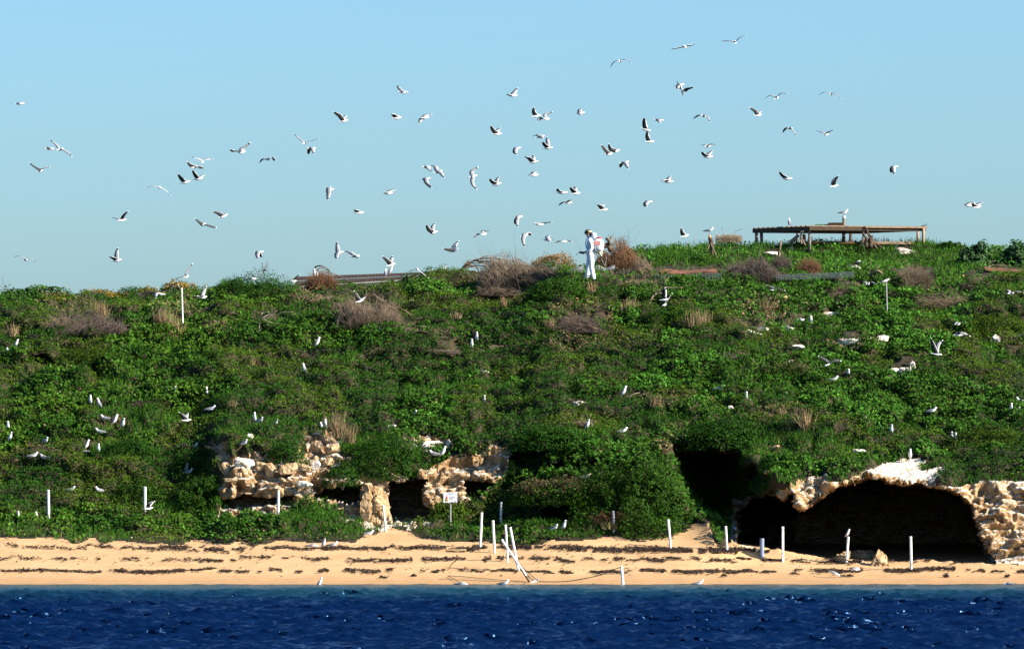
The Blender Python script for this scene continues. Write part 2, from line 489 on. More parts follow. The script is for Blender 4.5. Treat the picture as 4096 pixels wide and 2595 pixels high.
slab = sst(sd_poly(GX, GY, zc(*A6, [(930, 460), (1090, 345), (1340, 300), (1560, 320), (1720, 430), (1560, 540), (1340, 530), (1150, 510)])), -10, 20)
rk = rk * (1 - 0.72 * slab)
Nr = Nn * 0.5 + np.array([0.0, -0.5, 0.15])
Pd = Pd + Nr * (rk * rw * (1 - 0.6 * CAVE))[..., None]
# sand relief
sw = SAND * (GY < 2335)
Pd[..., 2] += sw * (0.014 * fbm(S / 0.8, 3, 3))

def dep(px, py):
    """depth of the ground seen at (px, py)"""
    i = np.clip(np.searchsorted(PXS, px), 1, len(PXS) - 1)
    if abs(PXS[i - 1] - px) < abs(PXS[i] - px): i -= 1
    v = np.clip((2345 - py) / (2345 - float(ridge(px))), 0, 1) * (NV - 1)
    j = int(min(max(v, 0), NV - 1))
    return float(Pd[i, j, 1])
def G(px, py, fwd=0.0):
    """ground point seen at (px, py), brought fwd metres towards the water"""
    return Vector(W(px, py, dep(px, py) - fwd))

# far side of the island and the shallow sea bed
lead = []
for k, (dd, zz) in enumerate([(-60, -6.0), (-14, -2.2), (-4, -0.55)]):
    q = Pd[:, 0].copy(); q[:, 1] = dd; q[:, 2] = zz; lead.append(q)
tail = []
for dd, fz in [(0.8, 0.985), (3, 0.96), (9, 0.9), (22, 0.55), (40, -0.1), (60, -0.4)]:
    q = Pd[:, -1].copy(); q[:, 1] += dd; q[:, 0] *= 1 + dd / 240; q[:, 2] *= fz; tail.append(q)
PX = np.concatenate([np.stack(lead, 1), Pd, np.stack(tail, 1)], 1)
nl = len(lead)
ends = np.abs(PX[..., 0])                       # both ends of the island run down into the sea
PX[..., 2] -= np.where(ends > 27, (ends - 27) ** 1.6 * 0.12, 0)
nx, ny = PX.shape[:2]
idx = np.arange(nx * ny).reshape(nx, ny)
quad = np.stack([idx[:-1, :-1], idx[1:, :-1], idx[1:, 1:], idx[:-1, 1:]], -1)
cls = np.zeros((nx, ny), int)                   # 0 hill, 1 sand, 2 rock
cls[:, :nl + 3] = 1
cls[:, nl:nl + NV][SAND] = 1
cls[:, nl:nl + NV][ROCK] = 2
qc = np.stack([cls[:-1, :-1], cls[1:, :-1], cls[1:, 1:], cls[:-1, 1:]], -1)
qk = np.where((qc == 2).any(-1), 2, np.where((qc == 1).any(-1), 1, 0))

def sand_mat():
    m = mat("beach_sand", (0.41, 0.25, 0.12), (0.49, 0.315, 0.16), 1.2, 0.9, 0.02, 25, spec=0.2, stretch=(0.5, 1.5, 1), contrast=(0.3, 0.7))
    n, l = m.node_tree.nodes, m.node_tree.links
    p = n["Principled BSDF"]
    src = p.inputs["Base Color"].links[0].from_socket
    tc = n.new("ShaderNodeTexCoord"); sx = n.new("ShaderNodeSeparateXYZ")
    l.new(tc.outputs["Object"], sx.inputs[0])
    nz = n.new("ShaderNodeTexNoise"); nz.inputs["Scale"].default_value = 0.5
    ad = n.new("ShaderNodeMath"); ad.operation = 'MULTIPLY_ADD'
    l.new(nz.outputs[0], ad.inputs[0]); ad.inputs[1].default_value = 0.16; l.new(sx.outputs["Z"], ad.inputs[2])
    rp = n.new("ShaderNodeMapRange"); l.new(ad.outputs[0], rp.inputs[0])
    rp.inputs[1].default_value = 0.10; rp.inputs[2].default_value = 0.42
    mx = n.new("ShaderNodeMix"); mx.data_type = 'RGBA'
    l.new(rp.outputs[0], mx.inputs[0])
    mx.inputs[6].default_value = (0.35, 0.205, 0.095, 1)      # damp sand by the water
    l.new(src, mx.inputs[7])
    l.new(mx.outputs[2], p.inputs["Base Color"])
    return m
def rock_mat():
    m = mat("limestone", (0.21, 0.115, 0.045), (0.40, 0.265, 0.14), 2.6, 0.9, 0.09, 11, spec=0.15)
    n, l = m.node_tree.nodes, m.node_tree.links
    p = n["Principled BSDF"]
    src = p.inputs["Base Color"].links[0].from_socket
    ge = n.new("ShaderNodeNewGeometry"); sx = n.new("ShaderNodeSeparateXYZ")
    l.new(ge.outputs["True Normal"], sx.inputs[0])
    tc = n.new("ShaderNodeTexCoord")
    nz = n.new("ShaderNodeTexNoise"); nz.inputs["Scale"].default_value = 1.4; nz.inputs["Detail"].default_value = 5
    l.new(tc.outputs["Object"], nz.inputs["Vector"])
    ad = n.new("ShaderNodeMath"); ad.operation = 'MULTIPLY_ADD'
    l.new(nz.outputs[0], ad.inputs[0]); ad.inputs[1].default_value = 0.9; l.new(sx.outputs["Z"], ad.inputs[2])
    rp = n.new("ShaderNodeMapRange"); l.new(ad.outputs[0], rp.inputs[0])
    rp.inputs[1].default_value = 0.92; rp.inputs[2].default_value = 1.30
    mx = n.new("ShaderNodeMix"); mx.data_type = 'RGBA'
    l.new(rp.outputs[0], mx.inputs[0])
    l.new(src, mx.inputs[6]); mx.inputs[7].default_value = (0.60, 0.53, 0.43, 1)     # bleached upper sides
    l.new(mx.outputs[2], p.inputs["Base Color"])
    return m
M['sand'], M['rock'] = sand_mat(), rock_mat()
M['whiterock'] = mat("bleached_limestone", (0.40, 0.29, 0.17), (0.68, 0.62, 0.52), 3.5, 0.9, 0.06, 9, contrast=(0.34, 0.56))
M['tanrock'] = mat("ochre_limestone", (0.26, 0.155, 0.065), (0.46, 0.33, 0.185), 3.0, 0.9, 0.09, 9)
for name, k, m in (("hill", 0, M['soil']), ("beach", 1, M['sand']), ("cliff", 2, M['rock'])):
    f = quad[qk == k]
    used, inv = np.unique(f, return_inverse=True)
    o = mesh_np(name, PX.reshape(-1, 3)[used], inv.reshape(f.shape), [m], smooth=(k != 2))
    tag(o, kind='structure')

# ------------------------------------------------------------------ sea
def sea():
    xs = np.concatenate([np.arange(-30, -17, 0.22), np.arange(-17, 17, 0.09), np.arange(17, 30, 0.22)])
    ys = np.concatenate([np.concatenate([np.arange(-71, -35, 0.085), np.arange(-35, 1.6, 0.11)])])
    X, Y = np.meshgrid(xs, ys, indexing='ij')
    Z = np.zeros_like(X); DX = np.zeros_like(X); DY = np.zeros_like(X)
    r = np.random.default_rng(3)
    for k in range(110):
        lam = 0.20 * (1.15 / 0.20) ** r.random()
        th = -math.pi / 2 + r.normal(0.1, 0.33)
        kx, ky = math.cos(th) * 2 * math.pi / lam, math.sin(th) * 2 * math.pi / lam
        a = 0.0112 * lam ** 0.64
        ph = kx * X + ky * Y + r.random() * 6.28
        Z += a * np.cos(ph)
        DX -= a * 0.75 * math.cos(th) * np.sin(ph); DY -= a * 0.75 * math.sin(th) * np.sin(ph)
    gust = 0.95 + 0.16 * fbm(np.stack([X / 7, Y / 5, X * 0], -1), 2, 5)
    amp = (0.12 + 0.88 * sst(-Y, 0.5, 20)) * gust
    V = np.stack([X + DX * amp, Y + DY * amp, Z * amp], -1)
    nx, ny = X.shape
    i = np.arange(nx * ny).reshape(nx, ny)
    F = np.stack([i[:-1, :-1], i[1:, :-1], i[1:, 1:], i[:-1, 1:]], -1).reshape(-1, 4)
    V = V.reshape(-1, 3)
    b = len(V)
    far = np.array([(-4000, -1500, -0.3), (4000, -1500, -0.3), (4000, 6000, -0.3), (-4000, 6000, -0.3)])
    V = np.concatenate([V, far]); F = np.concatenate([F, [[b, b + 1, b + 2, b + 3]]])
    m = bpy.data.materials.new("sea_water"); m.use_nodes = True
    n, l = m.node_tree.nodes, m.node_tree.links
    p = n["Principled BSDF"]
    p.inputs["Roughness"].default_value = 0.27
    p.inputs["IOR"].default_value = 1.33
    p.inputs["Specular IOR Level"].default_value = 0.5
    p.inputs["Specular Tint"].default_value = (0.11, 0.45, 0.95, 1)
    tc = n.new("ShaderNodeTexCoord"); sx = n.new("ShaderNodeSeparateXYZ"); l.new(tc.outputs["Object"], sx.inputs[0])
    mp = n.new("ShaderNodeMapping"); mp.inputs["Scale"].default_value = (0.12, 0.35, 1); l.new(tc.outputs["Object"], mp.inputs[0])
    nz = n.new("ShaderNodeTexNoise"); nz.inputs["Scale"].default_value = 1.0; nz.inputs["Detail"].default_value = 4; l.new(mp.outputs[0], nz.inputs["Vector"])
    ad = n.new("ShaderNodeMath"); ad.operation = 'MULTIPLY_ADD'; l.new(nz.outputs[0], ad.inputs[0]); ad.inputs[1].default_value = 16.0; l.new(sx.outputs["Y"], ad.inputs[2])
    cr = n.new("ShaderNodeMapRange"); l.new(ad.outputs[0], cr.inputs[0])
    cr.inputs[1].default_value = -20; cr.inputs[2].default_value = 4
    ramp = n.new("ShaderNodeValToRGB"); l.new(cr.outputs[0], ramp.inputs[0])
    e = ramp.color_ramp.elements
    e[0].position = 0.0; e[0].color = (0.0007, 0.0070, 0.033, 1)       # deep
    e[1].position = 0.95; e[1].color = (0.05, 0.075, 0.08, 1)         # over sand, a few centimetres deep
    q = e.new(0.35); q.color = (0.0025, 0.017, 0.042, 1)
    q = e.new(0.72); q.color = (0.007, 0.034, 0.052, 1)
    l.new(ramp.outputs[0], p.inputs["Base Color"])
    n2 = n.new("ShaderNodeTexNoise"); n2.inputs["Scale"].default_value = 9.0; n2.inputs["Detail"].default_value = 5; l.new(tc.outputs["Object"], n2.inputs["Vector"])
    bp = n.new("ShaderNodeBump"); bp.inputs["Distance"].default_value = 0.03; bp.inputs["Strength"].default_value = 0.45
    l.new(n2.outputs[0], bp.inputs["Height"]); l.new(bp.outputs[0], p.inputs["Normal"])
    o = mesh_np("sea", V, F, [m], smooth=True)
    tag(o, kind='structure')
sea()
# ------------------------------------------------------------------ vegetation
def ell(px, py, cx, cy, rx, ry):
    return ((px - cx) / rx) ** 2 + ((py - cy) / ry) ** 2

def leaves(Pc, Nrm, size, aspect, col, upright=0.0, fold=0.15):
    """one four-cornered leaf at each point: (V, F, tint)"""
    n = len(Pc)
    rnd = RNG.normal(size=(n, 3))
    nn = Nrm + rnd * 0.55
    nn /= np.linalg.norm(nn, axis=1, keepdims=True)
    a = RNG.normal(size=(n, 3))
    a[:, 2] += upright
    a -= nn * np.sum(a * nn, 1, keepdims=True)
    a /= np.linalg.norm(a, axis=1, keepdims=True) + 1e-9
    b = np.cross(nn, a)
    L = (size * 0.5)[:, None]; Wd = L * np.asarray(aspect).reshape(-1, 1)
    V = np.empty((n, 4, 3), np.float32)
    V[:, 0] = Pc - a * L
    V[:, 1] = Pc + b * Wd + nn * (L * fold) + a * L * 0.1
    V[:, 2] = Pc + a * L
    V[:, 3] = Pc - b * Wd + nn * (L * fold) + a * L * 0.1
    F = np.arange(n * 4, dtype=np.int32).reshape(n, 4)
    return V.reshape(-1, 3), F, np.repeat(col, 4, 0)

def blades(Pc, h, w, col, lean):
    n = len(Pc)
    d = RNG.normal(size=(n, 3)) * lean; d[:, 2] = 1
    d /= np.linalg.norm(d, axis=1, keepdims=True)
    s = RNG.normal(size=(n, 3)); s[:, 2] *= 0.2
    s -= d * np.sum(s * d, 1, keepdims=True); s /= np.linalg.norm(s, axis=1, keepdims=True) + 1e-9
    V = np.empty((n, 4, 3), np.float32)
    hh, ww = h[:, None], w[:, None]
    V[:, 0] = Pc - s * ww; V[:, 1] = Pc + s * ww
    tip = Pc + d * hh + RNG.normal(size=(n, 3)) * hh * 0.12
    V[:, 2] = tip + s * ww * 0.25; V[:, 3] = tip - s * ww * 0.25
    return V.reshape(-1, 3), np.arange(n * 4, dtype=np.int32).reshape(n, 4), np.repeat(col, 4, 0)

def jit(base, n, v=0.34, hue=0.10):
    base = np.asarray(base, float)
    if base.ndim == 1: base = np.repeat(base[None], n, 0)
    k = np.exp(RNG.normal(size=(n, 1)) * v)
    h = np.exp(RNG.normal(size=(n, 3)) * hue)
    return np.clip(base * k * h, 0.002, 0.9)

def cat_geo(parts):
    V, F, T, b = [], [], [], 0
    for v, f, t in parts:
        V.append(v); F.append(f + b); T.append(t); b += len(v)
    return np.concatenate(V), np.concatenate(F), np.concatenate(T)

GREEN = np.array([0.026, 0.070, 0.006]); DARK = np.array([0.015, 0.048, 0.004]); BRIGHT = np.array([0.038, 0.108, 0.010])
OLIVE = np.array([0.046, 0.086, 0.006]); STRAW = np.array([0.20, 0.145, 0.075]); BROWN = np.array([0.10, 0.068, 0.036]); RUSTY = np.array([0.19, 0.10, 0.02])
BLUEG = np.array([0.040, 0.085, 0.028])

# where the photograph shows no green cover: bare rock, brush heaps and dry earth (cx, cy, rx, ry, how bare)
BARE = [(3000, 1338, 75, 20, 1), (3049, 1320, 40, 14, 1), (3144, 1315, 32, 13, 1), (3075, 1300, 130, 28, .75), (3363, 1213, 45, 16, 1), (3410, 1216, 32, 9, 1), (3318, 1263, 42, 18, 1),
        (3398, 1368, 60, 18, 1), (3500, 1362, 60, 20, 1), (3189, 1390, 34, 12, 1), (3615, 1480, 60, 26, 1), (3089, 1016, 42, 14, 1), (3617, 1009, 50, 18, 1), (3418, 1074, 50, 18, 1), (3166, 996, 25, 8, 1),
        (1660, 1310, 24, 14, 1), (1065, 1255, 24, 9, 1), (1920, 1487, 24, 9, 1), (1552, 1682, 32, 11, 1), (1570, 1706, 40, 10, .8), (2300, 1612, 52, 18, 1),
        (350, 1300, 140, 34, .9), (1480, 1245, 115, 70, .85), (1640, 1335, 140, 24, .9), (2020, 1105, 160, 60, .85), (2000, 1180, 110, 26, .7), (3010, 1085, 110, 45, .8), (3360, 1160, 90, 24, .9),
        (3650, 1110, 90, 50, .9), (3910, 1125, 60, 24, .9), (3800, 1200, 130, 38, .75), (2310, 1290, 120, 46, .55), (1790, 1403, 60, 18, .85), (1255, 1370, 50, 14, .8), (1255, 1420, 40, 26, .6),
        (330, 1790, 90, 16, .8), (160, 1835, 80, 12, .7), (2650, 1098, 260, 22, .85), (2500, 1130, 110, 28, .7), (3450, 1104, 120, 10, .6), (3000, 1070, 60, 20, .6), (4020, 1085, 90, 26, .8),
        (2400, 1255, 34, 30, .7), (560, 1640, 40, 14, .6), (1840, 1370, 80, 16, .6), (2640, 1180, 60, 40, .4), (1060, 1290, 60, 30, .6), (860, 1740, 70, 14, .7), (4060, 1400, 50, 14, .7),
        (2430, 1020, 80, 50, .9), (2540, 1060, 60, 40, .5), (930, 1610, 30, 10, .4), (1350, 1725, 50, 40, .5), (2450, 2130, 70, 20, .7), (1080, 1950, 70, 20, .6), (250, 1255, 120, 24, .5), (830, 1255, 110, 26, .45),
        (1300, 1180, 100, 30, .4), (3320, 1400, 60, 10, .4), (2900, 1225, 130, 36, .35), (700, 1280, 80, 40, .4), (420, 1720, 30, 30, .5), (500, 1990, 30, 12, .3)]
DRYZ = [(3080, 1270, 150, 60), (2320, 1270, 170, 70), (2540, 1100, 130, 50), (700, 1270, 110, 50), (260, 1240, 150, 40), (1200, 1200, 150, 50), (2000, 1190, 150, 40), (460, 1720, 90, 30), (130, 1830, 120, 30),
        (2640, 1610, 90, 40), (2720, 1800, 120, 60), (3400, 1400, 140, 24), (900, 1330, 90, 26), (3100, 1660, 120, 40), (2350, 1380, 200, 50), (3280, 1270, 110, 30), (2430, 2110, 140, 40), (1830, 2070, 80, 24)]

def cover(npts):
    """sample points over the hill with its species, dryness and density"""
    A = Pd[1:, :-1] - Pd[:-1, :-1]; B = Pd[:-1, 1:] - Pd[:-1, :-1]
    area = np.linalg.norm(np.cross(A, B), axis=-1)
    img = np.abs(np.diff(GX[:, :-1], axis=0) * np.diff(GY[:-1], axis=1)) / FPX ** 2 * 210 ** 2
    gx, gy = GX[:-1, :-1], GY[:-1, :-1]
    dens = vegw[:-1, :-1] ** 0.5
    dens = np.where((VEGL[:-1, :-1] - gy + edge_n[:-1, :-1] * 0.7) < 0, 0, np.maximum(dens, 0.55 * (ROCKSD[:-1, :-1] < -4)))
    dens = np.where((gx > 2990) & (gy > 2120), 0, dens)
    dens = np.where(ROCKSD[:-1, :-1] > 6, 0, dens) * (1 - CAVE[:-1, :-1])
    for cx, cy, rx, ry, k in BARE:
        q = 0.72 if k == 1 else 1.0
        e = ell(gx, gy, cx, cy, rx * q, ry * q)
        dens = dens * (1 - k * (1 - sst(e, 0.75, 1.25)))
    infr = ((gx > -160) & (gx < 4256))
    w = (0.6 * img + 0.4 * np.minimum(area, img * 6)) * dens * np.where(infr, 1, np.where((gx > -900) & (gx < 5000), 0.35, 0.05))
    w = w.ravel() / w.sum()
    c = RNG.choice(len(w), npts, p=w)
    i, j = np.unravel_index(c, gx.shape)
    u, v = RNG.random((npts, 1)), RNG.random((npts, 1))
    p = (Pd[i, j] * (1 - u) + Pd[i + 1, j] * u) * (1 - v) + (Pd[i, j + 1] * (1 - u) + Pd[i + 1, j + 1] * u) * v
    px = GX[i, j] + u[:, 0] * (GX[i + 1, j] - GX[i, j]); py = GY[i, j] + v[:, 0] * (GY[i, j + 1] - GY[i, j])
    return p, px, py, (1 / np.maximum(1, np.where((gx[i, j] > -160) & (gx[i, j] < 4256), 1, 2.0)))

NORM = normals(Pd)
def ground_cover(N=560000):
    p, px, py, _ = cover(N)
    s = np.stack([p[:, 0], p[:, 1] * 0.8 + p[:, 2], p[:, 2] * 0], 1)
    sp = fbm(s / 3.0, 3, 101); sp2 = fbm(s / 1.1, 2, 111); tone = fbm(s / 2.2, 3, 121)
    dry = np.zeros(N)
    for cx, cy, rx, ry in DRYZ:
        dry = np.maximum(dry, 1 - sst(ell(px, py, cx, cy, rx, ry), 0.3, 1.2))
    dry = dry * (0.55 + 0.6 * vnoise(s / 0.5, 131)) + 0.10 * (fbm(s / 0.8, 2, 141) > 0.75)
    dry += 0.5 * np.clip(-(VEGL_at(px) - py - 26) / 40, 0, 1) * RNG.random(N)
    dry = dry * 0.6 * (1 - ((px > 2760) & (px < 3120) & (py > 1950)))
    n = np.repeat(np.array([[0.25, -0.45, 0.86]]), N, 0)
    # grass on the right-hand ridge and in drifts elsewhere
    grass = (sst(px, 2480, 2620) * sst(py, 1120, 1050) * (px < 3950)) + (fbm(s / 2.6, 2, 151) > 0.42) * 0.75
    grass = grass + 0.8 * (1 - sst(ell(px, py, 1230, 2090, 160, 60), 0.6, 1.1)) + 0.7 * (1 - sst(ell(px, py, 3000, 2000, 140, 160), 0.6, 1.2))
    r = RNG.random(N)
    isg = r < np.clip(grass, 0, 0.85)
    broad = (~isg) & (sp + 0.35 * sst(px, 1500, 3500) - 0.25 + 0.3 * sp2 > 0.0)
    small = (~isg) & (~broad)
    out = []
    for m, kind in ((broad, 'b'), (small, 's')):
        k = m.sum()
        t = tone[m][:, None]
        if kind == 'b':
            base = GREEN * (1 - sst(t, -.2, .6)) + BRIGHT * sst(t, -.2, .6)
            sz = 0.065 + 0.085 * RNG.random(k) ** 1.5
        else:
            base = np.where(t > 0.05, OLIVE * 0.85, DARK)
            mixk = sst(sp2[m][:, None], -.3, .5)
            base = base * (1 - mixk) + GREEN * 0.8 * mixk
            sz = 0.055 + 0.05 * RNG.random(k)
        left = (1 - sst(px[m], 900, 2000))[:, None]
        base = base * (1 - left * 0.45) + left * 0.45 * np.where(t > 0, OLIVE, DARK * 1.2)
        dm = (RNG.random(k) < dry[m])[:, None]
        base = np.where(dm, np.where(RNG.random((k, 1)) < .5, STRAW * 0.8, BROWN), base)
        h = RNG.random((k, 1)) ** 0.7
        hh = 0.03 + (0.20 if kind == 'b' else 0.16) * h
        q = p[m] + np.array([0, -0.45, 0.86]) * hh + RNG.normal(size=(k, 3)) * 0.03
        out.append(leaves(q, n[m], sz, np.full(k, 0.75 if kind == 'b' else 0.5), jit(base, k), 0.3))
    k = isg.sum()
    t = tone[isg][:, None]
    base = np.where(RNG.random((k, 1)) < np.clip(dry[isg][:, None], 0, 1), STRAW, BRIGHT * 0.95 * (1 + 0.3 * t))
    gq = blades(p[isg], 0.10 + 0.15 * RNG.random(k), 0.006 + 0.010 * RNG.random(k), jit(base, k), 0.35)
    V, F, T = cat_geo(out)
    tag(mesh_np("ground_cover", V, F, [M['leaf']], T), kind='stuff')
    tag(mesh_np("grass", gq[0], gq[1], [M['leaf']], gq[2]), kind='stuff')
def VEGL_at(px):
    return np.interp(px, [q[0] for q in veg_pts], [q[1] for q in veg_pts])
ground_cover()

def stems(name, paths, rad, m, parent=None, n=3):
    mb = MB()
    for pts in paths:
        k = len(pts)
        mb.tube(pts, [rad * (1 - 0.75 * i / (k - 1)) for i in range(k)], n, 0, False)
    return mb.build(name, m, parent)

def shrub(px, py, rx, ry, label, base=GREEN, n=6000, size=0.07, aspect=0.6, tip=None, fwd=0.1, deep=None, up=0.0, ragged=0.25, tipk=0.35):
    """a mound of leaves rx, ry photo pixels in half-size, its foot at the ground below (px, py)"""
    d = dep(px, py + ry * 0.6) - fwd
    s = mpp(d)
    rx, rz = rx * s, ry * s
    rd = (deep * s) if deep else min(rx, rz * 2.2) * 0.8
    c = np.array(W(px, py + ry * 0.45, d + rd * 0.35))
    e = empty("shrub", Vector(c) - Vector((0, 0, rz * .6)), label, "shrub", "shrubs growing on the island")
    v = RNG.normal(size=(n, 3)); v /= np.linalg.norm(v, axis=1, keepdims=True)
    v[:, 2] = np.where(v[:, 2] < -0.35, -v[:, 2], v[:, 2])
    lump = 1 + ragged * fbm(v * 2.6 + px * 0.01, 3, 7) + 0.18 * fbm(v * 6 + py * .01, 2, 9)
    rr = (0.72 + 0.30 * RNG.random(n) ** 0.6) * lump
    q = v * rr[:, None] * np.array([rx, rd, rz * 1.45]) + c - np.array([0, 0, rz * 0.45])
    nn = v + np.array([0.2, -0.2, 0.5])
    nn /= np.linalg.norm(nn, axis=1, keepdims=True)
    col = np.repeat(np.asarray(base)[None], n, 0)
    tn = vnoise(v * 3.1 + 5, 3)[:, None]
    col = col * (1 + 0.25 * tn)
    if tip is not None:
        mk = (RNG.random(n) < tipk * sst(v[:, 2] + 0.35 * vnoise(v * 4, 12), 0.25, 0.8) * 2.2)[:, None]
        col = np.where(mk, np.asarray(tip), col)
    Vv, F, T = leaves(q - np.array(e.location), nn, size * (0.7 + 0.6 * RNG.random(n)), np.full(n, aspect), jit(col, n), up)
    mesh_np("foliage", Vv, F, [M['leaf']], T, e)
    paths = []
    for k in range(5):
        a = RNG.random() * 6.28
        b = Vector((math.cos(a) * rx * .6, math.sin(a) * rd * .6, rz * (.5 + .5 * RNG.random())))
        paths.append([Vector((0, 0, -rz * .5)), b * 0.45 + Vector((0, 0, rz * .1)), b])
    stems("stem", paths, 0.018, M['bark'], e)
    return e

YT = np.array([0.24, 0.15, 0.025]); OT = np.array([0.26, 0.12, 0.025])
SHRUBS = [
    (1045, 1150, 185, 82, "round dark green shrub on the ridge left of the brown roof", DARK * 1.15, 9000, .06, .55, None, .2),
    (2212, 1050, 105, 52, "green shrub with orange-brown tips on the skyline beside the man in white", GREEN * .8, 6500, .055, .5, OT, .0),
    (2225, 1150, 135, 45, "low green shrub hiding the boots of the man in white", GREEN * .9, 6500, .06, .6, None, .5),
    (3893, 1020, 70, 72, "tall large-leaved grey-green bush on the skyline near the timber platform", BLUEG, 2600, .13, .7, None, .1),
    (3795, 985, 62, 28, "low dark leafy bush leaning towards the timber platform on the skyline", DARK * 1.1, 1500, .1, .6, None, .0),
    (4070, 1022, 70, 66, "large-leaved grey-green bush cut by the picture's right edge on the skyline", BLUEG * 1.1, 2600, .13, .7, None, .1),
    (715, 1148, 75, 36, "yellow-tipped shrub behind the top of the tall white pole", GREEN * .75, 3600, .055, .6, YT, .0),
    (590, 1172, 70, 28, "yellow-tipped shrub on the skyline behind the landing gull with drooped wings", GREEN * .75, 3000, .055, .6, YT, .0, None, 0, .3, .4),
    (420, 1178, 100, 36, "dark shrub with yellow tips, highest on the left skyline before the white pole", DARK * 1.1, 4200, .055, .6, YT, .0),
    (215, 1198, 105, 34, "broad dark shrub on the left skyline above the tan grass tuft", DARK * 1.1, 4200, .055, .6, YT, .0, None, 0, .3, .2),
    (60, 1225, 90, 36, "dark shrub tangled with dead branches at the left end of the skyline", DARK * 1.05, 3600, .055, .6, None, .0),
    (2785, 1045, 36, 32, "small dark broad-leaved plant below the burnt stump", DARK, 500, .11, .8, None, .15),
    (2500, 1940, 205, 130, "largest round green bush, between the square cave and the black gully", GREEN * .72, 18000, .075, .6, None, .6, None, 0, .5),
    (2200, 1735, 170, 50, "dark bush overhanging the black hollow right of the limestone cave", DARK * 1.2, 9000, .065, .6, None, .6),
    (2235, 1945, 215, 55, "green bush covering the roof of the low black burrow", GREEN * .85, 12000, .065, .6, BROWN, .7),
    (1560, 1790, 160, 95, "dark bush hanging over the square black cave mouth", DARK * 1.15, 9000, .06, .55, None, .5),
    (1370, 1885, 75, 48, "small dark shrub clinging to the cliff left of the rock pillar", DARK * 1.2, 3000, .055, .55, None, .35),
    (1150, 1800, 85, 60, "dark round shrub wedged between the cliff boulders", DARK * 1.15, 4000, .055, .55, None, .4),
    (795, 1830, 110, 58, "dark shrub on the clifftop edge left of the pale boulders", DARK * 1.15, 5000, .055, .55, None, .3),
    (800, 1975, 120, 110, "tall green bush at the cliff foot between two white posts", GREEN * .75, 9000, .065, .6, None, .3),
    (1255, 2060, 125, 48, "grassy green mound in front of the undercut cliff ledge", BRIGHT * .8, 5000, .07, .3, None, .2, None, 1.2),
    (560, 1960, 120, 60, "dark green bush behind the second white post from the left edge", GREEN * .72, 5500, .06, .6, None, .2),
    (520, 1785, 125, 55, "dark bush casting shade on the gull beside it, lower left hillside", DARK * 1.1, 5500, .055, .55, None, .3),
    (780, 1425, 140, 34, "dark bush with a black hollow beneath it on the left hillside", DARK * 1.0, 6500, .055, .55, None, .4),
    (3960, 1290, 180, 55, "olive bush beside the wire cage at the right side of the hill", OLIVE * .75, 7500, .055, .6, None, .3),
    (3730, 1500, 130, 50, "dark bush below the landing gull with raised wings", DARK * 1.1, 5000, .055, .55, None, .3),
    (3160, 1470, 150, 60, "dark brownish bush under the grey gull with level wings", DARK * 1.1, 6500, .055, .55, BROWN, .3, None, 0, .25, .2),
    (3930, 1745, 170, 60, "dark olive bush above the white limestone at the right edge", OLIVE * .65, 7000, .06, .6, None, .3),
    (1790, 2040, 75, 48, "olive bush growing round the foot of the warning sign", OLIVE * .85, 3000, .06, .6, None, .3),
    (2590, 2090, 150, 55, "low green bush under the sagging wire by the gully", GREEN * .85, 6000, .06, .6, None, .3),
    (3120, 1835, 90, 42, "bright green clump lit above the black gully, left of the pale nose of rock", BRIGHT * .7, 4000, .08, .5, None, .3),
    (2810, 1800, 130, 70, "sparse dark bush at the head of the black gully", DARK * .9, 1100, .09, .5, None, -1.2),
    (2900, 1715, 170, 62, "dark bush hanging over the top of the black gully", DARK * 1.0, 6000, .08, .5, None, .4),
    (400, 1420, 170, 50, "wide olive bush on the left hillside below the brown brush heap", OLIVE * .7, 7000, .055, .55, None, .3),
    (2700, 1250, 150, 40, "dark low bush below the forked bare branch", DARK * 1.15, 5000, .055, .55, None, .3),
    (3120, 1210, 140, 38, "dark low bush below the gull with one pale spread wing", DARK * 1.1, 5000, .055, .55, None, .3),
]
for a in SHRUBS:
    shrub(*a)
